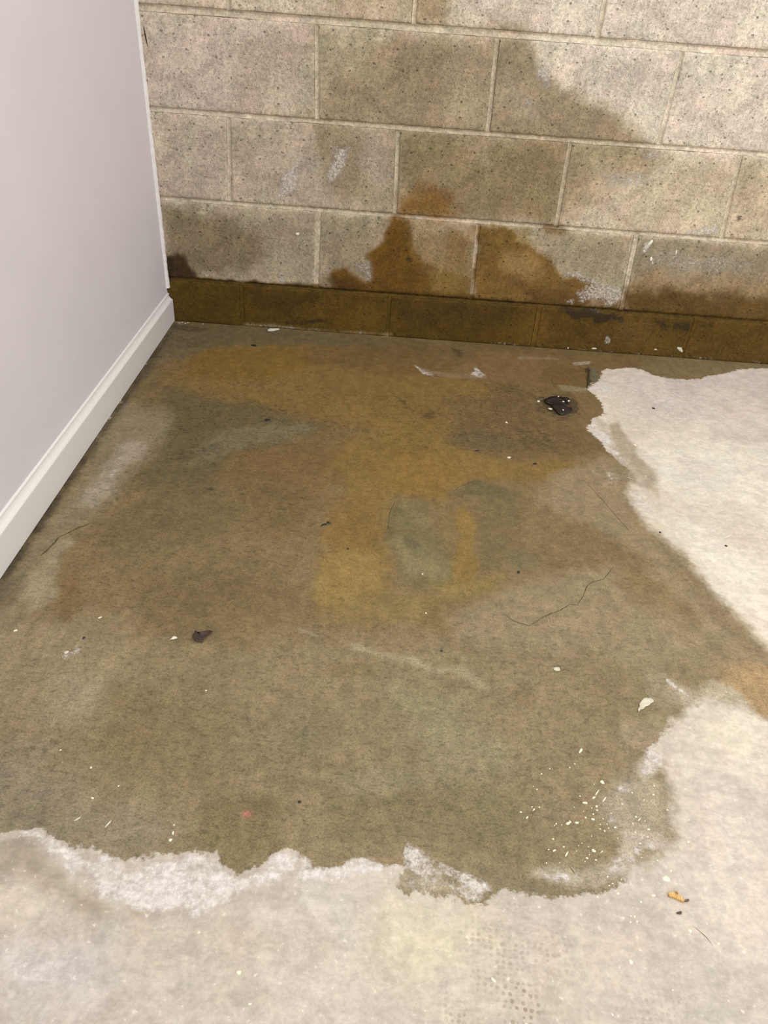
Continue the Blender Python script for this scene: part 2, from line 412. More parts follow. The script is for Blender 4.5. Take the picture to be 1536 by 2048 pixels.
FW_L = [  # damp area colours: colour, feather (m), opacity, outline
    ((137, 121, 91), .12, 1, box(-200, 1120, 1700, 1900)),
    ((128, 108, 74), .12, .9, [(100, 900), (1300, 900), (1500, 1200), (1200, 1260), (300, 1260), (-50, 1280)]),
    ((120, 98, 62), .10, .9, [(300, 640), (1300, 700), (1240, 930), (1100, 960), (200, 960)]),
    ((132, 106, 58), .05, .9, [(360, 690), (560, 682), (700, 700), (860, 735), (990, 770), (960, 830), (880, 870), (760, 860), (600, 835), (430, 800), (330, 770), (340, 712)]),
    ((128, 99, 44), .04, .75, [(400, 700), (570, 695), (640, 725), (560, 750), (450, 765), (370, 755), (375, 715)]),
    ((116, 92, 56), .04, .6, [(620, 690), (820, 700), (900, 730), (860, 760), (720, 745), (600, 720)]),
    ((104, 91, 60), .05, .85, [(340, 780), (450, 800), (560, 826), (650, 850), (560, 885), (480, 905), (470, 965), (350, 985), (265, 965), (290, 860)]),
    ((124, 112, 84), .03, .75, [(390, 900), (450, 862), (520, 850), (610, 848), (640, 858), (580, 880), (500, 888), (440, 920), (370, 930)]),
    ((123, 97, 58), .05, .6, [(470, 900), (640, 890), (720, 930), (640, 1010), (560, 1080), (430, 960)]),
    ((108, 94, 62), .05, .5, [(400, 960), (560, 960), (640, 1020), (620, 1060), (480, 1060), (300, 1120), (200, 1100), (250, 1010)]),
    ((130, 112, 78), .05, .6, [(160, 1090), (420, 1070), (600, 1100), (620, 1160), (420, 1170), (180, 1140)]),
    ((118, 100, 68), .05, .7, [(280, 1140), (460, 1140), (560, 1180), (520, 1280), (360, 1300), (290, 1240)]),
    ((138, 118, 80), .04, .5, [(430, 1230), (560, 1235), (540, 1290), (440, 1280)]),
    # big ochre flow
    ((133, 107, 58), .05, .9, [(700, 880), (790, 850), (870, 835), (930, 880), (1010, 920), (1110, 915), (1180, 925), (1080, 962), (985, 962), (905, 985), (862, 1002), (795, 998), (772, 1040), (782, 1100), (772, 1180), (745, 1222), (640, 1215), (650, 1130), (662, 1050), (690, 980), (660, 930)]),
    ((138, 109, 54), .04, .75, [(790, 900), (900, 915), (920, 950), (880, 985), (800, 985), (760, 960)]),
    ((146, 121, 70), .025, .85, [(650, 1108), (755, 1104), (772, 1140), (770, 1185), (745, 1222), (700, 1232), (640, 1205), (642, 1150)]),
    ((126, 99, 55), .03, .6, [(660, 1000), (760, 1000), (770, 1080), (660, 1090)]),
    ((112, 92, 60), .05, .75, [(900, 790), (1060, 790), (1150, 840), (1170, 900), (1080, 915), (960, 905), (890, 870)]),
    ((100, 86, 62), .03, .6, [(900, 870), (960, 860), (1060, 895), (960, 905), (910, 900)]),
    ((130, 103, 68), .03, .7, [(960, 695), (1180, 715), (1175, 772), (1060, 768), (980, 760), (900, 745)]),
    ((117, 93, 54), .008, .9, [(1105, 733), (1176, 738), (1173, 777), (1120, 768), (1075, 765), (1085, 740)]),
    ((110, 106, 82), .006, .9, [(1184, 733), (1196, 735), (1197, 757), (1182, 764)]),
    ((148, 132, 104), .012, .8, [(1120, 770), (1152, 772), (1175, 779), (1170, 785), (1125, 782)]),
    ((150, 130, 108), .008, .55, [(840, 735), (880, 745), (960, 750), (975, 756), (900, 757), (850, 748)]),
    ((150, 130, 104), .006, .6, [(1035, 712), (1125, 716), (1120, 720), (1040, 718)]),
    ((172, 158, 138), .005, .8, [(1145, 724), (1180, 722), (1178, 729), (1152, 730)]),
    ((70, 62, 44), .006, .9, [(1174, 738), (1180, 735), (1180, 775), (1173, 777)]),
    # olive islands in the flow
    ((122, 110, 74), .02, .85, [(786, 1008), (830, 1000), (856, 1005), (862, 1050), (884, 1092), (906, 1120), (912, 1160), (870, 1176), (812, 1168), (790, 1122), (776, 1070)]),
    ((140, 127, 90), .02, .65, [(790, 1062), (830, 1085), (870, 1110), (908, 1130), (880, 1160), (820, 1150), (796, 1110)]),
    ((104, 94, 62), .010, .6, [(790, 1000), (776, 1040), (776, 1075), (786, 1075), (790, 1030), (806, 1005)]),
    ((104, 96, 70), .010, .7, [(815, 1075), (842, 1082), (838, 1094), (812, 1090)]),
    ((118, 102, 70), .022, .8, [(900, 988), (925, 972), (955, 960), (1000, 970), (1042, 985), (1050, 1040), (1042, 1082), (1080, 1108), (1062, 1138), (990, 1142), (945, 1118), (962, 1062), (945, 1030), (920, 1002)]),
    ((102, 93, 64), .012, .65, [(905, 988), (930, 970), (955, 960), (1000, 970), (1040, 988), (1020, 1002), (960, 990), (920, 996)]),
    ((112, 104, 76), .015, .6, [(1025, 1102), (1060, 1098), (1086, 1112), (1070, 1136), (1040, 1142), (1015, 1125)]),
    ((140, 112, 56), .02, .75, [(905, 1020), (928, 1010), (944, 1030), (955, 1060), (945, 1110), (960, 1150), (940, 1172), (905, 1160), (908, 1115), (920, 1070)]),
    ((126, 108, 70), .012, .8, [(868, 1000), (886, 1005), (905, 1050), (912, 1110), (892, 1100), (876, 1060)]),
    ((132, 113, 70), .035, .8, [(772, 1182), (900, 1180), (1010, 1150), (980, 1210), (920, 1270), (800, 1245), (700, 1262), (600, 1240), (640, 1215)]),
    ((140, 118, 68), .02, .7, [(870, 1165), (960, 1160), (1000, 1150), (985, 1180), (880, 1185)]),
    ((112, 94, 56), .03, .6, [(860, 1200), (960, 1200), (900, 1280), (850, 1250)]),
    # right-hand damp fringe
    ((148, 131, 102), .04, .85, [(1110, 955), (1200, 905), (1290, 950), (1262, 1030), (1350, 1115), (1440, 1225), (1560, 1330), (1560, 1360), (1430, 1262), (1300, 1140), (1180, 1050), (1070, 1000)]),
    ((124, 104, 72), .04, .75, [(1070, 1050), (1200, 1060), (1300, 1130), (1240, 1150), (1120, 1160), (1060, 1110)]),
    ((134, 116, 88), .02, .8, [(1330, 1092), (1400, 1150), (1470, 1240), (1536, 1310), (1500, 1310), (1420, 1230), (1340, 1140)]),
    ((146, 130, 101), .04, .85, [(900, 1225), (1000, 1175), (1230, 1130), (1262, 1200), (1400, 1290), (1400, 1320), (1280, 1335), (1100, 1300), (1000, 1290), (910, 1275)]),
    ((131, 114, 84), .04, .6, [(1090, 1330), (1380, 1330), (1360, 1370), (1270, 1440), (1130, 1440)]),
    ((166, 138, 100), .03, .9, [(1440, 1325), (1536, 1330), (1700, 1400), (1700, 1480), (1536, 1428), (1490, 1402), (1455, 1370)]),
    ((178, 166, 142), .02, .8, [(1330, 1356), (1349, 1368), (1384, 1388), (1426, 1366), (1453, 1372), (1490, 1400), (1510, 1432), (1440, 1402), (1384, 1410), (1345, 1400)]),
    ((152, 137, 110), .02, .8, [(1290, 1345), (1320, 1340), (1345, 1370), (1350, 1400), (1330, 1420), (1300, 1390)]),
    ((152, 136, 109), .015, .7, [(1240, 1450), (1300, 1440), (1330, 1440), (1290, 1500), (1240, 1490), (1232, 1470)]),
    ((144, 134, 104), .05, .6, [(780, 1380), (930, 1400), (1010, 1540), (960, 1620), (850, 1560), (800, 1460)]),
    ((121, 108, 78), .05, .8, [(640, 1560), (1050, 1560), (1090, 1720), (850, 1700), (700, 1700), (640, 1640)]),
    ((120, 106, 72), .03, .7, [(420, 1580), (560, 1600), (540, 1700), (470, 1748), (430, 1705), (400, 1640)]),
    ((150, 133, 103), .06, .8, [(-60, 1230), (250, 1230), (260, 1330), (170, 1450), (-60, 1470)]),
    ((157, 143, 117), .04, .6, [(100, 1330), (210, 1350), (200, 1430), (110, 1440)]),
    ((126, 110, 78), .05, .6, [(200, 1400), (330, 1380), (480, 1420), (430, 1560), (280, 1570), (190, 1500)]),
    ((140, 126, 104), .05, .85, [(-60, 1500), (80, 1500), (160, 1580), (320, 1640), (330, 1700), (180, 1700), (-60, 1690)]),
    ((126, 111, 90), .03, .6, [(20, 1600), (120, 1600), (110, 1660), (30, 1655)]),
    ((122, 98, 62), .02, .7, [(115, 1150), (160, 1140), (160, 1200), (140, 1245), (112, 1220)]),
    # pale fringe along the skirting board
    ((142, 126, 98), .04, .95, [(230, 800), (330, 820), (345, 850), (300, 910), (262, 950), (242, 990), (190, 1030), (150, 1065), (110, 1090), (70, 1160), (30, 1240), (-20, 1260), (-20, 1190), (90, 1050), (160, 950), (200, 870)]),
    ((162, 147, 126), .025, .95, [(262, 878), (295, 892), (280, 915), (252, 940), (225, 985), (185, 1015), (155, 1010), (205, 935), (235, 895)]),
    ((160, 145, 116), .015, .85, [(110, 1085), (140, 1075), (148, 1085), (120, 1110), (112, 1150), (110, 1200), (60, 1230), (40, 1200), (70, 1140)]),
    ((94, 80, 58), .02, .8, [(345, 650), (362, 660), (230, 840), (160, 945), (60, 1090), (0, 1185), (-20, 1190), (-20, 1130), (60, 1050)]),
    ((96, 82, 60), .03, .6, [(-20, 1170), (40, 1150), (30, 1190), (0, 1230), (-20, 1240)]),
    ((112, 98, 70), .025, .8, [(350, 648), (520, 655), (620, 665), (780, 680), (780, 690), (600, 690), (440, 690), (360, 720), (320, 720)]),
    # light-brown damp arc at the front, grey fringe at the right
    ((126, 112, 86), .012, .9, [(960, 1735), (1050, 1745), (1130, 1775), (1200, 1775), (1150, 1796), (1060, 1796), (1020, 1782), (970, 1760)]),
    ((170, 156, 134), .012, .9, [(1070, 1742), (1120, 1735), (1165, 1745), (1250, 1725), (1300, 1690), (1320, 1650), (1345, 1660), (1300, 1720), (1240, 1750), (1190, 1778), (1130, 1770)]),
    ((166, 152, 130), .015, .85, [(795, 1745), (870, 1755), (905, 1770), (930, 1790), (880, 1792), (800, 1780)]),
    ((150, 134, 102), .010, .8, [(930, 1780), (965, 1770), (968, 1805), (930, 1802), (890, 1792)]),
    ((160, 147, 124), .03, .95, [(1200, 1600), (1240, 1565), (1300, 1555), (1335, 1570), (1345, 1620), (1340, 1660), (1280, 1680), (1220, 1660)]),
    ((186, 172, 156), .012, .9, [(1276, 1540), (1300, 1505), (1322, 1510), (1315, 1540), (1285, 1556)]),
    ((168, 154, 134), .012, .75, ell(1250, 1577, 14, 11)),
    ((178, 164, 146), .015, .9, [(1250, 1670), (1290, 1665), (1330, 1680), (1345, 1700), (1300, 1722), (1230, 1760), (1190, 1775), (1215, 1740), (1238, 1700)]),
    ((146, 130, 100), .015, .8, [(1285, 1695), (1325, 1700), (1320, 1722), (1280, 1735), (1262, 1715)]),
    ((170, 112, 92), .006, .9, ell(497, 1626, 9, 7)),
    # thin pale arcs left by earlier tide lines
    ((164, 150, 120), .008, .7, [(700, 1285), (780, 1310), (830, 1315), (870, 1335), (920, 1328), (960, 1360), (975, 1380), (955, 1375), (910, 1340), (870, 1345), (820, 1325), (760, 1318), (700, 1298)]),
    ((166, 158, 132), .004, .5, [(590, 1255), (635, 1272), (640, 1278), (590, 1262)]),
    ((176, 166, 140), .004, .8, [(1105, 1337), (1116, 1334), (1122, 1340), (1110, 1343)]),
    ((110, 94, 64), .03, .5, ell(400, 1262, 30, 18)),
    ((150, 138, 112), .02, .4, ell(760, 1560, 90, 30)),
    ((120, 102, 66), .025, .5, ell(700, 1345, 40, 16)), ((116, 100, 68), .025, .5, ell(1040, 1390, 30, 15)),
    ((128, 110, 78), .03, .5, ell(280, 1480, 60, 30)), ((132, 120, 90), .03, .5, ell(620, 1480, 60, 25)),
    ((118, 104, 76), .02, .5, ell(920, 1370, 35, 12)), ((124, 108, 74), .03, .5, ell(250, 1400, 50, 25)),
    ((118, 104, 76), .02, .5, ell(690, 1535, 60, 12)),
]
FD_L = [  # dry concrete colours
    ((217, 205, 189), .15, 1, box(1100, 700, 1800, 1400)),
    ((208, 195, 186), .06, .8, [(1230, 745), (1560, 740), (1800, 900), (1536, 860), (1300, 830)]),
    ((222, 215, 200), .08, .8, [(1280, 900), (1560, 880), (1560, 1000), (1300, 980)]),
    ((196, 184, 174), .03, .5, [(1420, 855), (1536, 860), (1700, 900), (1536, 890), (1430, 880)]),
    ((168, 152, 130), .015, .9, [(1222, 850), (1240, 845), (1262, 880), (1280, 915), (1310, 945), (1322, 985), (1320, 1010), (1300, 980), (1262, 962), (1230, 910)]),
    ((190, 176, 158), .02, .7, [(1190, 830), (1215, 850), (1240, 900), (1290, 960), (1300, 1000), (1262, 955), (1215, 905), (1178, 862)]),
    ((204, 190, 168), .02, .6, [(1300, 960), (1318, 960), (1324, 1080), (1310, 1070)]),
    ((224, 216, 200), .06, .7, [(1320, 1020), (1500, 1100), (1560, 1250), (1460, 1190)]),
    ((198, 183, 160), .02, .8, [(1285, 1045), (1320, 1066), (1360, 1096), (1400, 1138), (1440, 1190), (1475, 1224), (1510, 1262), (1560, 1315), (1540, 1330), (1440, 1220), (1340, 1105)]),
    ((194, 183, 169), .12, 1, box(-300, 1600, 1900, 2300)),
    ((204, 192, 178), .10, .9, [(1340, 1420), (1700, 1400), (1700, 2000), (1380, 1900)]),
    ((216, 205, 184), .05, .7, [(1390, 1425), (1500, 1440), (1500, 1520), (1360, 1520)]),
    ((198, 184, 168), .02, .6, [(1325, 1509), (1360, 1540), (1380, 1660), (1350, 1660), (1345, 1590), (1330, 1545)]),
    ((214, 202, 184), .05, .8, ell(50, 1790, 70, 45)),
    ((172, 158, 140), .02, .95, [(-30, 1735), (40, 1728), (85, 1722), (125, 1752), (175, 1792), (225, 1812), (290, 1818), (300, 1830), (210, 1828), (150, 1810), (105, 1770), (60, 1745), (-30, 1755)]),
    ((168, 156, 138), .012, .95, [(-30, 1668), (60, 1668), (90, 1698), (104, 1722), (130, 1740), (126, 1756), (85, 1745), (50, 1732), (-30, 1748)]),
    ((208, 202, 198), .06, .8, ell(100, 1940, 100, 60)),
    ((200, 186, 168), .05, .6, ell(400, 1880, 160, 40)),
    ((211, 198, 170), .08, .7, ell(850, 1880, 130, 80)),
    ((208, 194, 180), .08, .5, ell(550, 2000, 150, 60)),
    ((197, 182, 167), .06, .6, ell(1200, 1900, 110, 50)),
    ((202, 188, 166), .05, .5, ell(1050, 2000, 120, 50)),
    ((190, 176, 158), .03, .5, ell(490, 1995, 60, 22)),
    ((214, 204, 192), .05, .6, ell(640, 1830, 120, 40)),
]
F_CRUST = [
    (1.0, .012, [(186, 1761), (183, 1770), (199, 1795), (224, 1807), (271, 1812), (305, 1822), (360, 1816), (377, 1841), (398, 1847), (415, 1824), (448, 1812), (508, 1782), (559, 1769), (592, 1742), (609, 1716), (563, 1703), (542, 1714), (520, 1737), (470, 1752), (446, 1740), (431, 1716), (381, 1704), (345, 1718), (296, 1727), (262, 1742), (228, 1723), (200, 1712), (186, 1730)]),
    (.85, .006, [(63, 1661), (97, 1670), (140, 1692), (169, 1716), (200, 1724), (190, 1752), (150, 1748), (128, 1728), (105, 1716), (88, 1700), (80, 1678), (40, 1668), (0, 1670), (0, 1664)]),
    (.85, .006, [(609, 1713), (625, 1738), (676, 1736), (710, 1717), (740, 1717), (769, 1728), (803, 1728), (800, 1742), (740, 1745), (650, 1756), (590, 1760)]),
    (.72, .007, [(811, 1680), (820, 1690), (842, 1705), (880, 1725), (905, 1735), (940, 1748), (975, 1762), (978, 1782), (960, 1785), (920, 1775), (905, 1755), (870, 1750), (830, 1745), (806, 1738), (808, 1715)]),
    (.5, .02, [(806, 1735), (870, 1745), (985, 1765), (970, 1800), (900, 1792), (800, 1778)]), (.8, .012, [(1070, 1745), (1120, 1738), (1170, 1752), (1155, 1768), (1110, 1765)]),
    (.6, .01, [(1276, 1540), (1300, 1505), (1322, 1510), (1315, 1540), (1285, 1556)]),
    (.6, .012, [(1230, 1740), (1255, 1690), (1290, 1680), (1330, 1690), (1280, 1715), (1250, 1750)]),
    (.6, .01, [(1238, 1700), (1255, 1690), (1250, 1740), (1215, 1752)]),
    (.75, .005, [(1330, 1356), (1345, 1366), (1384, 1392), (1394, 1400), (1370, 1392), (1345, 1376)]),
    (.5, .012, [(1426, 1366), (1453, 1372), (1485, 1395), (1510, 1430), (1540, 1455), (1500, 1432), (1460, 1395)]),
    (.8, .006, [(1206, 760), (1188, 767), (1172, 778), (1200, 784), (1225, 800), (1228, 770)]),
    (.9, .006, [(1184, 838), (1194, 832), (1190, 846), (1205, 862), (1222, 880), (1215, 892), (1240, 906), (1244, 920), (1214, 902), (1198, 880), (1176, 860)]),
    (.45, .02, [(1210, 750), (1300, 760), (1420, 790), (1420, 850), (1250, 840)]),
    (.55, .02, [(1262, 985), (1300, 1000), (1320, 1060), (1290, 1040)]),
    (.35, .02, [(1180, 940), (1260, 940), (1270, 965), (1200, 975)]),
    (.8, .004, [(826, 728), (845, 738), (870, 748), (868, 756), (845, 748)]), (.6, .004, [(950, 735), (965, 745), (980, 755), (960, 756), (940, 748)]),
    (.28, .03, [(235, 895), (285, 880), (285, 905), (240, 950), (205, 985), (190, 975)]),
    (.5, .01, [(105, 1310), (150, 1290), (160, 1300), (120, 1325)]),
    (.45, .03, ell(90, 1940, 90, 50)), (.35, .03, ell(640, 1930, 80, 50)), (.3, .03, ell(1460, 1650, 60, 120)),
    (.35, .02, ell(1480, 1860, 60, 20)), (.3, .03, ell(1200, 1940, 90, 40)),
    (.25, .04, [(1300, 900), (1536, 850), (1560, 1250), (1400, 1100)]),
    (.55, .01, ell(1250, 1577, 14, 10)), (.6, .006, ell(1353, 1715, 9, 8)), (.7, .005, ell(1370, 1759, 8, 5)), (.6, .006, ell(1491, 1780, 10, 9)), (.6, .005, ell(1480, 1766, 8, 6)),
    (.55, .006, ell(1224, 1640, 6, 4)),
]
F_GRIME = [
    (.55, .016, [(780, 785), (800, 795), (830, 820), (838, 826), (825, 826), (800, 805)]), (.5, .016, [(842, 825), (862, 820), (885, 808), (880, 828), (865, 838), (842, 838)]),
    (.9, .008, [(1080, 800), (1120, 794), (1150, 800), (1156, 825), (1125, 832), (1095, 822)]), (.4, .02, [(1060, 790), (1150, 784), (1165, 830), (1120, 845), (1070, 825)]),
    (.5, .012, [(905, 698), (925, 700), (925, 718), (912, 714)]), (.35, .02, [(330, 665), (420, 680), (400, 700), (335, 700)]),
    (.45, .012, [(425, 822), (470, 826), (465, 832), (425, 829)]), (.5, .010, [(525, 838), (550, 840), (545, 846), (525, 844)]),
    (.35, .015, [(520, 810), (580, 818), (570, 832), (530, 826)]), (.35, .02, [(340, 850), (400, 850), (380, 870), (330, 865)]),
    (.35, .02, [(330, 905), (440, 880), (450, 900), (360, 930)]), (.4, .012, ell(420, 982, 14, 9)), (.45, .010, ell(560, 1018, 14, 6)),
    (.3, .02, ell(240, 985, 40, 20)), (.4, .008, ell(313, 1138, 7, 6)), (.5, .02, [(345, 650), (420, 655), (400, 665), (350, 662)]),
    (.35, .015, [(960, 765), (1040, 770), (1050, 790), (980, 790)]), (.35, .02, [(1020, 850), (1110, 870), (1110, 900), (1040, 890)]),
    (.5, .006, [(1172, 738), (1180, 738), (1178, 777), (1172, 777)]), (.4, .008, [(1170, 862), (1200, 884), (1190, 884)]),
    (.35, .008, [(1140, 1730), (1158, 1755), (1150, 1757)]), (.35, .010, ell(1205, 1708, 10, 5)), (.3, .02, ell(1100, 1165, 20, 8)),
    (.4, .006, ell(1470, 1948, 5, 4)), (.35, .01, ell(912, 1245, 18, 7)), (.3, .012, ell(730, 1262, 20, 6)), (.35, .01, ell(635, 1255, 14, 5)),
    (.3, .014, [(1215, 1408), (1232, 1400), (1290, 1380), (1290, 1388), (1235, 1412)]), (.3, .01, ell(1330, 1340, 12, 4)), (.3, .01, ell(1160, 1130, 10, 4)),
    (.55, .012, [(0, 1160), (350, 646), (356, 650), (20, 1150), (0, 1185)]),
]
F_TREAD = [
    (.9, .02, [(1005, 1975), (1040, 1960), (1090, 2010), (1090, 2060), (1010, 2060)]), (.6, .03, [(920, 1850), (985, 1860), (1000, 1890), (930, 1900)]),
    (.45, .04, [(960, 1860), (1130, 1870), (1110, 1960), (980, 1950)]), (.6, .03, [(880, 2005), (930, 2010), (950, 2060), (890, 2060)]),
    (.55, .02, [(930, 1935), (1000, 1965), (1040, 1975), (1000, 1990)]), (.4, .03, [(1250, 1990), (1340, 1990), (1380, 2000), (1350, 2060), (1270, 2060)]),
    (.4, .02, [(1010, 1790), (1060, 1800), (1050, 1830), (1000, 1820)]),
]
F_FLECK = [(.9, .05, [(300, 700), (700, 790), (1150, 770), (1160, 900), (900, 910), (600, 880), (450, 940), (250, 960), (280, 850)]), (.9, .03, [(960, 760), (1080, 770), (1120, 900), (1000, 910)]),
           (.5, .08, [(100, 900), (700, 950), (600, 1150), (100, 1250)]), (.35, .1, [(0, 1250), (1300, 1250), (1200, 1700), (200, 1700), (0, 1600)])]
F_SOFT = [(1.0, .06, [(1262, 930), (1340, 1060), (1440, 1180), (1560, 1290), (1700, 1420), (1700, 1450), (1480, 1290), (1330, 1140), (1220, 980)]),
          (.8, .03, [(1310, 1500), (1360, 1510), (1390, 1660), (1360, 1720), (1280, 1760), (1250, 1750), (1310, 1680), (1320, 1560)]),
          (.6, .03, [(1300, 1380), (1560, 1390), (1560, 1480), (1330, 1450)])]

xs = np.concatenate([[-.105, -.012], np.arange(0, 1.70, .0034), np.linspace(1.70, 2.9, 30)])
ys = np.concatenate([np.linspace(-3.4, -1.82, 24), np.arange(-1.78, -.0017, .0036), [0.0, .01, .185]])
GX, GY = np.meshgrid(xs, ys); fx = GX.ravel(); fy = GY.ravel()
wx = fx + .007 * fbm(fx, fy, .06, 71, 4); wy = fy + .007 * fbm(fx, fy, .06, 83, 4)
crust = mask(fx, fy, F_CRUST, on_floor)
wetp = [on_floor(*p) for p in WET]
wsd = np.clip(sdf(fx, fy, wetp) / .016, -2.2, 2.2)
co = np.stack([fx, fy, crust * .0006 * (1 + fbm(fx, fy, .01, 9, 3))], 1)
me = grid_mesh('floor', co, len(xs), len(ys))
cattr(me, 'wet_col', paint(wx, wy, (132, 114, 80), FW_L, on_floor))
cattr(me, 'dry_col', paint(wx, wy, (208, 196, 180), FD_L, on_floor))
fattr(me, 'wetness', wsd)
fattr(me, 'crust', crust)
fattr(me, 'grime', mask(fx, fy, F_GRIME, on_floor))
fattr(me, 'tread', mask(fx, fy, F_TREAD, on_floor))
fattr(me, 'fleck', mask(fx, fy, F_FLECK, on_floor))
fattr(me, 'edge_soft', mask(fx, fy, F_SOFT, on_floor))
floor = tag(link('floor', me, M_floor), kind='structure', label='bare concrete floor with a large brown damp stain and white salt edges')

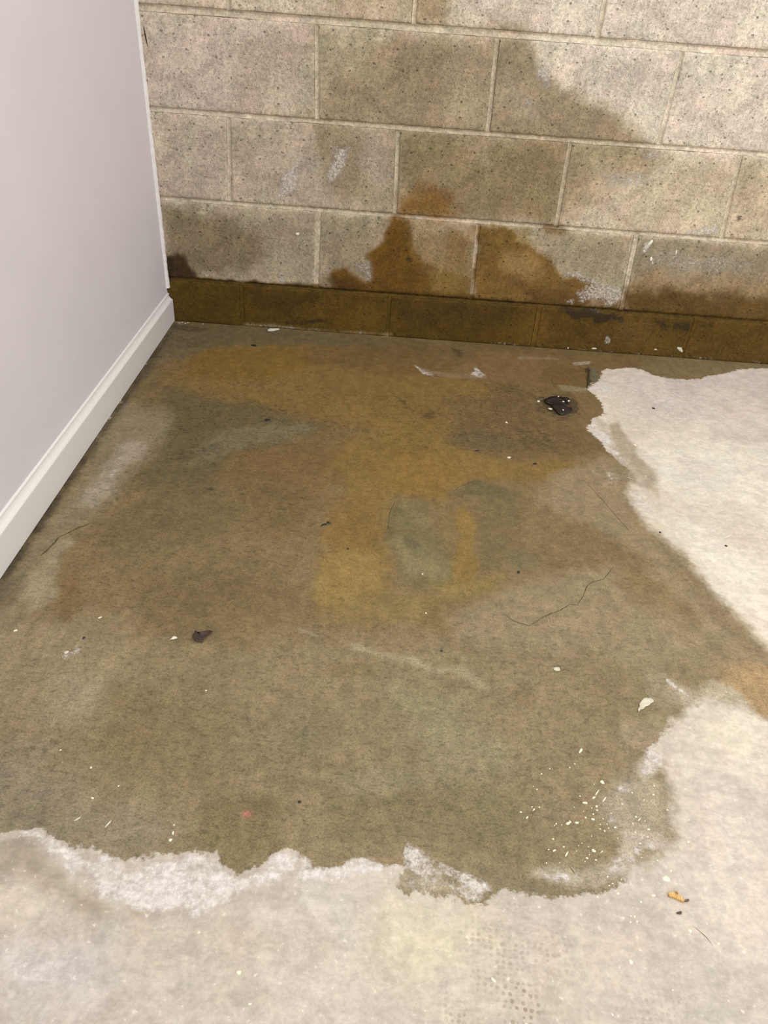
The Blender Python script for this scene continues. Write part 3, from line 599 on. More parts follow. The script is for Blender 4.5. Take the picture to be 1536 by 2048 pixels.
# ------------------------------------------------------------------ stains on the block wall
WL = [
    ((171, 155, 130), .10, 1, box(-200, -700, 2600, 800)),
    ((180, 166, 146), .05, .95, [(1062, 90), (1095, 135), (1130, 170), (1200, 215), (1262, 262), (1300, 290), (1345, 310), (1536, 330), (2300, 400), (2300, -700), (900, -700), (905, 0), (960, 30), (1040, 50)]),
    ((178, 163, 138), .06, .8, box(200, -300, 830, 35)),
    ((150, 133, 105), .03, .8, [(640, -60), (900, -60), (880, 45), (830, 50), (720, 45), (660, 20)]),
    ((134, 116, 86), .02, .8, [(832, -40), (905, -40), (900, 25), (880, 42), (834, 46)]),
    ((140, 122, 94), .02, .85, [(930, 60), (960, 48), (1010, 45), (1060, 62), (1062, 78), (990, 75)]),
    ((170, 154, 136), .03, .9, [(280, 30), (620, 40), (630, 235), (300, 225)]),
    ((150, 134, 110), .03, .5, [(480, 90), (630, 60), (630, 235), (470, 230)]),
    # damp patch over the middle blocks
    ((130, 115, 88), .03, .95, [(640, 60), (760, 70), (985, 75), (1060, 80), (1072, 138), (1115, 170), (1180, 210), (1235, 240), (1290, 286), (1330, 320), (1290, 350), (1200, 340), (1150, 420), (1100, 450), (800, 440), (640, 380), (620, 240), (636, 120)]),
    ((128, 113, 87), .018, .85, [(985, 78), (1058, 82), (1070, 132), (1112, 172), (1180, 214), (1236, 246), (1284, 286), (980, 264)]),
    ((156, 141, 113), .03, .75, [(638, 55), (720, 60), (770, 80), (720, 120), (660, 150), (638, 200)]),
    ((148, 132, 104), .03, .4, [(900, 120), (985, 100), (975, 262), (880, 250)]),
    ((122, 106, 80), .03, .6, [(760, 100), (900, 90), (880, 200), (780, 190)]),
    ((150, 134, 108), .02, .6, [(1000, 150), (1060, 190), (1110, 230), (1040, 240), (990, 180)]),
    ((158, 143, 124), .04, .85, [(305, 225), (455, 235), (462, 405), (320, 400)]),
    ((152, 136, 115), .03, .8, [(465, 235), (790, 262), (785, 425), (465, 405)]),
    ((126, 110, 82), .02, .7, [(630, 245), (720, 255), (720, 330), (760, 400), (680, 400), (640, 320)]),
    ((122, 106, 76), .03, .9, [(800, 262), (1135, 288), (1110, 445), (795, 430)]),
    ((148, 132, 104), .02, .4, [(935, 270), (985, 280), (980, 330), (940, 330)]),
    ((118, 98, 64), .02, .6, [(1045, 395), (1085, 400), (1080, 425), (1050, 425)]),
    ((124, 90, 42), .03, .9, [(795, 395), (828, 378), (870, 372), (900, 400), (905, 430), (860, 440), (792, 436)]),
    ((142, 124, 94), .03, .6, [(1145, 290), (1280, 290), (1300, 330), (1250, 360), (1180, 420), (1125, 430)]),
    ((166, 151, 123), .03, .85, [(1330, 310), (1475, 320), (1440, 460), (1230, 450), (1260, 380), (1320, 350)]),
    ((160, 144, 114), .03, .7, [(1490, 325), (1600, 330), (1600, 480), (1450, 475)]),
    ((146, 130, 104), .02, .6, [(1482, 318), (1515, 322), (1500, 400), (1470, 420)]),
    ((136, 122, 99), .03, .9, [(325, 408), (636, 425), (632, 575), (340, 555)]),
    ((114, 98, 72), .02, .8, [(325, 420), (380, 418), (440, 428), (490, 450), (522, 480), (528, 512), (480, 542), (400, 552), (335, 556)]),
    ((66, 46, 22), .015, .95, [(325, 508), (355, 508), (372, 514), (380, 530), (393, 545), (392, 568), (330, 568)]),
    ((127, 112, 87), .03, .9, [(640, 425), (955, 448), (942, 595), (632, 577)]),
    ((109, 77, 22), .016, .97, [(788, 432), (822, 440), (826, 462), (832, 500), (870, 530), (945, 560), (942, 600), (780, 592), (632, 582), (640, 556), (668, 540), (690, 530), (705, 545), (730, 560), (742, 556), (736, 515), (752, 495), (772, 470)]),
    ((122, 98, 54), .025, .8, [(828, 450), (880, 460), (955, 450), (943, 595), (860, 590), (832, 500)]),
    ((138, 118, 84), .02, .6, [(830, 448), (870, 452), (900, 480), (880, 540), (850, 520)]),
    ((84, 58, 24), .015, .8, [(640, 560), (665, 545), (700, 560), (735, 572), (740, 588), (640, 580)]),
    ((132, 118, 92), .02, .9, [(957, 448), (1270, 470), (1245, 615), (945, 598)]),
    ((116, 86, 36), .018, .92, [(957, 450), (1010, 455), (1052, 480), (1075, 505), (1105, 515), (1115, 535), (1130, 555), (1190, 560), (1200, 575), (1180, 612), (942, 600)]),
    ((132, 106, 66), .02, .7, [(1000, 500), (1060, 505), (1090, 540), (1060, 560), (1000, 540)]),
    ((142, 120, 82), .012, .7, [(1040, 455), (1062, 458), (1060, 495), (1035, 480)]),
    ((100, 74, 34), .02, .8, [(1060, 580), (1140, 590), (1250, 600), (1246, 622), (1060, 612)]),
    ((122, 108, 84), .02, .92, [(1275, 472), (1700, 500), (2200, 545), (2250, 720), (1700, 660), (1245, 620)]),
    ((126, 104, 70), .03, .8, [(1262, 560), (1300, 545), (1390, 560), (1700, 560), (1950, 630), (2150, 720), (1700, 670), (1240, 620)]),
    ((93, 70, 28), .02, .9, [(1248, 585), (1300, 578), (1400, 590), (1700, 600), (1900, 660), (2000, 700), (1700, 670), (1240, 625)]),
    ((112, 90, 52), .012, .8, ell(1114, 458, 26, 12)),
    ((142, 128, 104), .02, .6, [(600, 440), (650, 440), (655, 570), (600, 572)]),
    # wet bottom course
    ((90, 68, 20), .012, 1, [(330, 553), (482, 561), (780, 581), (1080, 603), (1386, 627), (1700, 652), (2100, 686), (2350, 712), (2400, 900), (1700, 780), (320, 680)]),
    ((102, 78, 24), .03, .8, [(640, 600), (780, 610), (780, 665), (600, 655), (620, 620)]),
    ((76, 55, 22), .02, .7, [(500, 580), (640, 590), (620, 612), (510, 605)]),
    ((108, 82, 30), .03, .8, [(1050, 612), (1110, 620), (1105, 690), (1030, 690)]),
    ((80, 60, 24), .03, .7, [(790, 600), (1030, 612), (1030, 645), (800, 640)]),
    ((96, 73, 28), .03, .8, [(1100, 660), (1700, 700), (2250, 760), (2250, 880), (1700, 780), (1100, 700)]),
    ((112, 86, 42), .03, .6, [(1240, 640), (1310, 645), (1300, 690), (1240, 680)]),
    ((128, 108, 70), .008, .7, [(486, 643), (620, 655), (780, 667), (780, 674), (486, 652)]),
]
W_CRUST = [  # salt bloom on the blocks
    (.75, .010, [(592, 310), (612, 318), (600, 355), (585, 388), (558, 402), (545, 396), (560, 370), (572, 340)]),
    (.75, .010, [(668, 292), (696, 295), (694, 330), (680, 355), (658, 366), (652, 345), (668, 320)]),
    (.4, .012, [(575, 300), (630, 310), (660, 330), (640, 350), (590, 350)]), (.45, .010, ell(592, 335, 12, 16)),
    (.65, .010, [(1075, 118), (1098, 140), (1108, 175), (1090, 172), (1072, 150)]), (.6, .008, [(1050, 190), (1066, 205), (1062, 222), (1048, 210)]),
    (.35, .012, [(1000, 110), (1030, 150), (1060, 200), (1040, 200), (1005, 150)]),
    (.55, .014, [(1205, 345), (1270, 342), (1300, 362), (1270, 376), (1215, 368)]), (.55, .010, [(1285, 300), (1330, 305), (1310, 322), (1288, 318)]),
    (.65, .008, [(1120, 540), (1160, 545), (1195, 562), (1185, 568), (1140, 555)]), (.65, .008, [(1150, 585), (1200, 560), (1240, 575), (1245, 600), (1220, 612), (1200, 600), (1160, 608)]),
    (.7, .006, [(1130, 600), (1150, 596), (1145, 610)]),
    (.45, .014, [(1290, 500), (1450, 510), (1530, 525), (1500, 545), (1400, 548), (1300, 530)]),
    (.9, .005, [(1290, 485), (1305, 478), (1303, 492), (1290, 508), (1284, 506)]), (.8, .004, ell(1305, 522, 4, 8)), (.7, .003, ell(1352, 508, 3, 9)),
    (.75, .006, [(1365, 470), (1400, 458), (1435, 450), (1440, 470), (1400, 472)]), (.4, .01, [(1440, 455), (1480, 470), (1440, 480)]),
    (.6, .006, [(558, 535), (566, 545), (570, 566), (560, 565)]), (.5, .006, ell(468, 540, 10, 5)), (.45, .012, ell(690, 465, 25, 6)),
    (.5, .014, [(640, 545), (660, 530), (700, 520), (740, 520), (742, 555), (720, 545), (690, 528)]),
    (.55, .006, [(725, 530), (742, 530), (742, 565), (730, 560)]), (.5, .014, [(300, 205), (450, 218), (450, 224), (300, 214)]),
    (.5, .01, [(1210, 50), (1310, 70), (1300, 85), (1210, 72)]), (.6, .008, ell(1345, 112, 14, 6)), (.4, .02, [(900, 30), (1000, 10), (1060, 50), (980, 45)]),
    (.35, .02, [(1300, 330), (1440, 335), (1430, 350), (1300, 345)]), (.5, .01, ell(1185, 620, 20, 5)),
    (.35, .03, box(1150, 100, 1300, 200)),
    (.8, .002, ell(1360, 697, 5, 4)), (.6, .004, ell(1215, 680, 5, 8)), (.4, .004, [(486, 646), (780, 669), (780, 673), (486, 650)]), (.35, .004, [(980, 684), (1536, 724), (1536, 727), (980, 688)]),
]
W_GRIME = [
    (.85, .014, [(1112, 616), (1160, 618), (1250, 630), (1245, 645), (1190, 645), (1150, 638)]), (.7, .014, [(1312, 640), (1385, 648), (1375, 662), (1330, 662)]),
    (.5, .012, ell(1410, 652, 18, 8)), (.75, .010, [(325, 512), (348, 512), (345, 568), (325, 568)]), (.4, .02, ell(640, 605, 40, 12)),
    (.35, .03, [(500, 580), (600, 590), (560, 610)]), (.6, .006, [(550, 645), (600, 642), (640, 638), (700, 655), (640, 644), (600, 650)]),
    (.35, .03, [(850, 605), (1040, 620), (1000, 640), (880, 630)]), (.5, .006, ell(1114, 454, 12, 5)), (.5, .005, ell(816, 519, 10, 5)),
    (.55, .006, ell(905, 768 - 470, 1, 1)), (.5, .006, ell(1350, 402, 6, 3)), (.5, .006, ell(1480, 437, 7, 5)), (.45, .006, ell(1513, 460, 6, 4)),
    (.5, .006, ell(1424, 170, 5, 5)), (.45, .005, ell(1425, 148, 3, 3)), (.5, .006, ell(1358, 155, 5, 4)), (.4, .01, ell(1385, 68, 3, 3)),
    (.35, .02, ell(615, 445, 20, 12)), (.3, .02, ell(460, 445, 60, 15)), (.4, .008, [(470, 575), (486, 576), (486, 640), (478, 640)]),
    (.45, .004, [(340, 560), (780, 590), (1536, 648), (1536, 642), (780, 584), (340, 555)]),
]


WALL_GAIN = np.array([[.58, .63, .78]])


def wall_paint(me, X, Z, mort=False):
    wX = X + .006 * fbm(X, Z, .05, 31, 4); wZ = Z + .006 * fbm(X, Z, .05, 47, 4)
    c = paint(wX, wZ, (188, 171, 148), WL, on_wall)
    c = c * (1 + WALL_GAIN * sstep(.055, .13, c.mean(1, keepdims=True)))
    cr = mask(X, Z, W_CRUST, on_wall)
    if mort:
        light = lin((214, 201, 178)) * ALB
        lum = c.mean(1, keepdims=True)
        k = sstep(.09, .24, lum) * .55
        c = c * (1 - k) * 1.08 + light * k
        cr = cr * .7
    cattr(me, 'col', c); fattr(me, 'crust', cr); fattr(me, 'grime', mask(X, Z, W_GRIME, on_wall))


# courses: (z bottom joint, z top joint), vertical joints as (x at bottom, x at top)
ZJ = [0.0, .1185, .3225, .5245, .7282, .932, 1.136, 1.340, 1.544, 1.748, 1.952, 2.156]
JT = [0, .0090, .0098, .0108, .0155, .010, .010, .010, .010, .010, .010, .010]
XA = [(.1865, .1865), (.5845, .5845), (.9855, .9855), (1.3961, 1.3961)]
XB = [(.3868, .3908), (.8004, .7946), (1.2016, 1.1944), (1.607, 1.605)]
XC = [(.1678, .1736), (.5825, .577), (.9895, .9866), (1.4062, 1.3934)]
XD = [(.3845, .381), (.7889, .7848), (1.1954, 1.1979), (1.603, 1.603)]
XE = [(.1855, .1855), (.5955, .5965), (1.005, 1.006), (1.411, 1.411)]
XF = [(.384, .384), (.790, .790), (1.197, 1.197), (1.603, 1.603)]
courses = [XA, XB, XC, XD, XE, XF, XE, XF, XE, XF, XE]
X0, X1 = -.06, 2.75
for k in range(len(courses)):
    l = list(courses[k])
    while l[-1][0] < X1 - .41:
        l.append((l[-1][0] + .4064,) * 2)
    courses[k] = [(X0, X0)] + l + [(X1, X1)]

# wall body with the mortar joints
backv = []; backf = []


def addbox(V, Fc, x0, y0, z0, x1, y1, z1):
    b = len(V); V += [(x0, y0, z0), (x1, y0, z0), (x1, y1, z0), (x0, y1, z0), (x0, y0, z1), (x1, y0, z1), (x1, y1, z1), (x0, y1, z1)]
    Fc += [tuple(b + i for i in f) for f in ((3, 2, 1, 0), (4, 5, 6, 7), (0, 1, 5, 4), (1, 2, 6, 5), (2, 3, 7, 6), (3, 0, 4, 7))]


addbox(backv, backf, X0, .034, 0, X1, .19, ZJ[-1])
wall_back = tag(link('wall_back', mesh_from('wall_back', backv, backf), M_mortar), kind='structure', label='block wall with damp stains rising from the floor')
bme = wall_back.data; n = len(backv)
cattr(bme, 'col', np.tile(albedo((176, 162, 138)), (n, 1))); fattr(bme, 'crust', np.zeros(n)); fattr(bme, 'grime', np.zeros(n))


def joint_strip(name, P0, P1, width, depth, fine, horiz, seed):
    """concave tooled mortar bead between two points of the wall plane"""
    L = math.hypot(P1[0] - P0[0], P1[1] - P0[1]); nl = max(3, int(L / (.004 if fine else .05))); nw = 11 if fine else 5
    t = np.linspace(0, 1, nl); u = np.linspace(-1, 1, nw)
    T, U = np.meshgrid(t, u); T = T.ravel(); U = U.ravel()
    dx, dz = (P1[0] - P0[0]) / L, (P1[1] - P0[1]) / L; nx, nz = -dz, dx
    wob = .0011 * fbm(T * L + seed, U * 0 + seed, .11, seed, 3) + .0004 * fbm(T * L, U * 0, .012, seed + 3, 2)
    hw = width / 2 + .0012
    X = P0[0] + T * L * dx + (U * hw + wob) * nx; Z = P0[1] + T * L * dz + (U * hw + wob) * nz
    dep = depth * (1 + .35 * fbm(T * L, U * 0, .05, seed + 9, 3))
    prof = (1 - np.abs(U) ** 2.4)
    # deeper under the upper block, so the tool mark catches the light from above
    skew = 1 + (.38 * U * (1 if horiz else 0))
    Y = .0006 + dep * prof * skew + .00035 * fbm(X, Z, .006, 77, 2)
    Y = np.where(np.abs(U) > .99, .012, Y)
    co = np.stack([X, Y, Z], 1)
    me = grid_mesh(name, co, nl, nw, True, flip=not horiz)
    wall_paint(me, X, Z, True)
    return me


def fix_normals(me):
    # make faces look into the room (-y)
    bm = bmesh.new(); bm.from_mesh(me)
    if sum(f.normal.y * f.calc_area() for f in bm.faces) > 0:
        bmesh.ops.reverse_faces(bm, faces=bm.faces[:])
    bm.to_mesh(me); bm.free()


for k in range(1, len(ZJ) - 1):
    fine = k <= 4
    me = joint_strip('bed_joint', (X0, ZJ[k]), (1.75 if fine else X1, ZJ[k]), JT[k], .0052 if k != 4 else .0065, fine, True, 11 * k)
    fix_normals(me); link('bed_joint', me, M_mortar, wall_back)
    if fine:
        me = joint_strip('bed_joint', (1.75, ZJ[k]), (X1, ZJ[k]), JT[k], .005, False, True, 11 * k)
        fix_normals(me); link('bed_joint', me, M_mortar, wall_back)
FLUSH = {(1, 1): (.020, .0010), (1, 3): (.012, .0012), (0, 1): (.010, .002), (0, 2): (.008, .0012), (0, 3): (.012, .0010), (0, 4): (.008, .002)}
for k, l in enumerate(courses):
    for j in range(1, len(l) - 1):
        w, d = FLUSH.get((k, j), (.0098, .0040))
        z0 = ZJ[k] + (JT[k] / 2 - .001 if k else 0); z1 = ZJ[k + 1] - JT[k + 1] / 2 + .001
        fine = k <= 4 and l[j][0] < 1.7
        me = joint_strip('head_joint', (l[j][0], z0), (l[j][1], z1), w, d, fine, False, 100 + 13 * k + j)
        fix_normals(me); link('head_joint', me, M_mortar, wall_back)

rnd = random.Random(4)
for k, l in enumerate(courses):
    for j in range(len(l) - 1):
        wl = FLUSH.get((k, j), (.0098, 0))[0] if j else 0
        wr = FLUSH.get((k, j + 1), (.0098, 0))[0] if j + 1 < len(l) - 1 else 0
        if (k, j) == (1, 1): wl = .010
        if (k, j + 1) == (1, 1): wr = .010
        zb = ZJ[k] + JT[k] / 2; zt = ZJ[k + 1] - JT[k + 1] / 2
        xb0 = l[j][0] + wl / 2; xb1 = l[j + 1][0] - wr / 2; xt0 = l[j][1] + wl / 2; xt1 = l[j + 1][1] - wr / 2
        fine = k <= 4 and l[j][0] < 1.66
        st = .0042 if fine else .06
        nu = max(3, int((xb1 - xb0) / st)); nv = max(3, int((zt - zb) / st))
        e = .0012
        ul = np.concatenate([[0, 0], [e, 2.4 * e], np.linspace(6 * e, (xb1 - xb0) - 6 * e, nu), [(xb1 - xb0) - 2.4 * e, (xb1 - xb0) - e], [xb1 - xb0] * 2]) / (xb1 - xb0)
        vl = np.concatenate([[0, 0], [e, 2.4 * e], np.linspace(6 * e, (zt - zb) - 6 * e, nv), [(zt - zb) - 2.4 * e, (zt - zb) - e], [zt - zb] * 2]) / (zt - zb)
        U, V = np.meshgrid(ul, vl); iu, iv = np.meshgrid(np.arange(len(ul)), np.arange(len(vl)))
        U = U.ravel(); V = V.ravel(); iu = iu.ravel(); iv = iv.ravel()
        Z = zb + V * (zt - zb)
        X = (xb0 + (xb1 - xb0) * U) * (1 - V) + (xt0 + (xt1 - xt0) * U) * V
        dl = np.minimum(np.minimum(U, 1 - U) * (xb1 - xb0), np.minimum(V, 1 - V) * (zt - zb))
        edge = np.clip(1 - dl / .0032, 0, 1) ** 2 * .0026 * (1 + .6 * fbm(X, Z, .012, 51, 3))
        off = rnd.uniform(-.0004, .0006)
        Y = edge + off + (.0005 * fbm(X, Z, .02, 3, 4) if fine else 0)
        # ragged arrises
        jit = np.clip(1 - dl / .004, 0, 1)
        X = X + jit * .0007 * fbm(X + 9, Z, .010, 61, 3) * (iu > 0); Z2 = Z + jit * .0007 * fbm(X, Z + 9, .010, 67, 3)
        if k == 0:
            Z2 = np.maximum(Z2, 0)
        Z2 = np.where(iv == 0, Z, Z2)
        side = (iu == 0) | (iv == 0) | (iu == len(ul) - 1) | (iv == len(vl) - 1)
        Y = np.where(side, .0335, Y)
        ox, oz = (xb0 + xb1) / 2, zb
        me = grid_mesh('concrete_block', np.stack([X - ox, Y, Z2 - oz], 1), len(ul), len(vl), True)
        wall_paint(me, X, Z)
        fix_normals(me)
        link('concrete_block', me, M_block, wall_back, (ox, 0, oz))

# ------------------------------------------------------------------ left wall, caulk, skirting board
def leanx(z):
    return -.0110 - .0125 * z


YL = -3.4; ztop = 2.15
V = []; Fc = []
V = [(leanx(0), -.004, 0), (leanx(0), YL, 0), (leanx(ztop), YL, ztop), (leanx(ztop), -.004, ztop), (-.11, -.004, 0), (-.11, YL, 0), (-.11, YL, ztop), (-.11, -.004, ztop)]
Fc = [(0, 3, 2, 1), (4, 5, 6, 7), (0, 1, 5, 4), (3, 7, 6, 2), (0, 4, 7, 3), (1, 2, 6, 5)]
wall_left = tag(link('wall_left', mesh_from('wall_left', V, Fc), M_dry), kind='structure', label='smooth pale grey painted wall')
# caulk bead in the corner, uneven
cv = []; cf = []; nz = 420; ns = 6
for i in range(nz):
    z = .094 + (ztop - .1) * i / (nz - 1)
    r = .0064 + .0016 * float(fbm(np.array([z]), np.array([0.]), .05, 5, 3)[0]) + .0010 * float(fbm(np.array([z]), np.array([3.]), .008, 6, 2)[0])
    for s in range(ns):
        a = math.pi / 2 * s / (ns - 1)
        cv.append((leanx(z) - .002 + (r + .002) * math.sin(a), -.0005 - (r + .003) * math.cos(a), z))
for i in range(nz - 1):
    for s in range(ns - 1):
        a = i * ns + s; cf.append((a, a + 1, a + 1 + ns, a + ns))
link('caulk_bead', mesh_from('caulk_bead', cv, cf, True), M_caulk, wall_left)['label'] = 'rough white caulk line in the corner'

# skirting board profile (x out of wall, z up), far end slightly lower than near end
prof = [(-.0125, .0018), (-.0004, .0018), (0, .0028), (0, .0630), (-.0005, .0648), (-.0014, .0656), (-.0036, .0660), (-.0040, .0666), (-.0056, .0680), (-.0074, .0704), (-.0090, .0734), (-.0102, .0766),
        (-.0100, .0776), (-.0086, .0783), (-.0084, .0796), (-.0092, .0808), (-.0112, .0818), (-.0130, .0822)]
yb = np.linspace(-.0025, YL, 240)
bv = []
for y in yb:
    s = 1 + (.055 * (-y) / 1.1 if y > -1.3 else .065) - .03
    for (px_, pz_) in prof:
        bv.append((px_ if px_ > -.012 else leanx(.09) - .0002, y, pz_ * s))
m_ = len(prof); bf = []
for i in range(len(yb) - 1):
    for s in range(m_ - 1):
        a = i * m_ + s; bf.append((a, a + m_, a + m_ + 1, a + 1))
bf.append(tuple(range(m_))); bf.append(tuple(reversed(range((len(yb) - 1) * m_, len(yb) * m_))))
me = mesh_from('baseboard_left', bv, bf)
bm = bmesh.new(); bm.from_mesh(me); bmesh.ops.recalc_face_normals(bm, faces=bm.faces[:]); bm.to_mesh(me); bm.free()
bva = np.array(bv)
fattr(me, 'scuff', np.clip(sstep(-.10, -.01, bva[:, 1]) + .55 * sstep(.012, .0, bva[:, 2]), 0, 1) * (bva[:, 2] < .063))
base = tag(link('baseboard_left', me, M_trim), kind='structure', label='white moulded baseboard along the grey wall')

# thin crack fillers / dirt line under the skirting board
M_dark = plain('dark_dirt', (58, 46, 32), .8, .15, .3, 500)
M_crack = plain('crack_dirt', (92, 76, 50), .9, .1, .3, 600)
M_crack2 = plain('faint_crack_dirt', (122, 105, 76), .9, .1, .3, 600)


def ribbon(name, pts, width, mat, parent, z=.00025, seed=0):
    pl = [on_floor(*p) for p in pts]; q = []
    for (a, b) in zip(pl[:-1], pl[1:]):
        L = math.hypot(b[0] - a[0], b[1] - a[1]); n = max(1, int(L / .003))
        for i in range(n):
            t = i / n; q.append((a[0] + (b[0] - a[0]) * t, a[1] + (b[1] - a[1]) * t))
    q.append(pl[-1]); q = np.array(q)
    q[:, 0] += .0012 * fbm(q[:, 0], q[:, 1], .008, seed, 3); q[:, 1] += .0012 * fbm(q[:, 0], q[:, 1], .008, seed + 4, 3)
    V = []; Fc = []
    for i, (x, y) in enumerate(q):
        d = q[min(i + 1, len(q) - 1)] - q[max(i - 1, 0)]; d = d / (np.linalg.norm(d) + 1e-9)
        w = width * (.35 + .65 * abs(float(fbm(np.array([x]), np.array([y]), .010, 8 + seed, 2)[0])) * 1.6) * min(1, i / 3 + .1, (len(q) - 1 - i) / 3 + .1)
        V += [(x - d[1] * w / 2, y + d[0] * w / 2, z), (x + d[1] * w / 2, y - d[0] * w / 2, z)]
        if i:
            b = 2 * i; Fc.append((b - 2, b - 1, b + 1, b))
    return link(name, mesh_from(name, V, Fc), mat, parent)


CR = [([(1228, 1132), (1217, 1147), (1206, 1159), (1185, 1164), (1172, 1175), (1168, 1190), (1155, 1210), (1140, 1209), (1122, 1220), (1100, 1228), (1080, 1238), (1059, 1252), (1028, 1242), (1010, 1229)], .0017, M_crack),
      ([(1175, 968), (1205, 1000), (1235, 1035), (1262, 1066)], .0011, M_crack),
      ([(182, 1046), (174, 1050), (158, 1055), (135, 1066), (115, 1076), (109, 1085), (92, 1102), (80, 1112)], .0034, M_crack),
      ([(1174, 1447), (1181, 1429), (1202, 1415), (1227, 1408)], .0014, M_crack2),
      ([(1232, 1470), (1240, 1487), (1262, 1492)], .0012, M_crack2),
      ([(1283, 1370), (1292, 1388), (1306, 1402)], .0012, M_crack2),
      ([(1384, 1850), (1410, 1872), (1428, 1894)], .0010, M_crack2),
      ([(1173, 778), (1176, 757), (1179, 737)], .0040, M_dark),
      ([(1088, 766), (1120, 768), (1150, 772), (1170, 777)], .0016, M_crack),
      ([(845, 870), (855, 866), (870, 864), (885, 868)], .0012, M_crack),
      ([(905, 985), (922, 972), (950, 961)], .0014, M_crack),
      ([(776, 1060), (778, 1030), (790, 1002)], .0016, M_crack),
      ([(1138, 1732), (1146, 1744), (1156, 1757)], .0018, M_crack),
      ([(866, 1745), (880, 1750), (905, 1748), (935, 1752)], .0014, M_crack2),
      ([(918, 1748), (926, 1756), (930, 1770)], .0022, M_crack2),
      ]
for i, (pts, w, mt) in enumerate(CR):
    ribbon('crack', pts, w, mt, floor, seed=i * 7)

# ------------------------------------------------------------------ spots of paint dried on the floor
M_paint = plain('dried_cream_paint', (243, 238, 205), .45, .35)
M_faint = plain('thin_worn_paint', (222, 212, 196), .6, .3, .1, 300)


def blob_mesh(name, L, Wd, ang, h, seed, n=14):
    r = random.Random(seed); V = []; Fc = []; ca, sa = math.cos(ang), math.sin(ang)
    ph = [r.uniform(0, 6.28) for _ in range(3)]
    for ring, (k, z) in enumerate(((1.0, .0001), (.8, h * .8), (.4, h))):
        for i in range(n):
            t = 2 * math.pi * i / n
            w = 1 + .12 * math.sin(2 * t + ph[0]) + .08 * math.sin(3 * t + ph[1]) + .05 * math.sin(5 * t + ph[2])
            x = L / 2 * k * w * math.cos(t); y = Wd / 2 * k * w * math.sin(t)
            V.append((x * ca - y * sa, x * sa + y * ca, z))
    V.append((0, 0, h))
    for g in range(2):
        for i in range(n):
            j = (i + 1) % n; Fc.append((g * n + i, g * n + j, (g + 1) * n + j, (g + 1) * n + i))
    for i in range(n):
        Fc.append((2 * n + i, 2 * n + (i + 1) % n, 3 * n))
    return mesh_from(name, V, Fc, True)


def floor_blob(name, px, py, L, Wd, angpx, mat, h=.0006, seed=0, parent=None):
    """L, Wd in image pixels at that place; lies on the floor"""
    a = math.radians(angpx)
    c = np.array(on_floor(px, py))
    e1 = np.array(on_floor(px + L / 2 * math.cos(a), py + L / 2 * math.sin(a))) - c
    e2 = np.array(on_floor(px - Wd / 2 * math.sin(a), py + Wd / 2 * math.cos(a))) - c
    me = blob_mesh(name, 2 * np.linalg.norm(e1), 2 * np.linalg.norm(e2), math.atan2(e1[1], e1[0]), h, seed)
    return link(name, me, mat, parent, (c[0], c[1], 0.0))


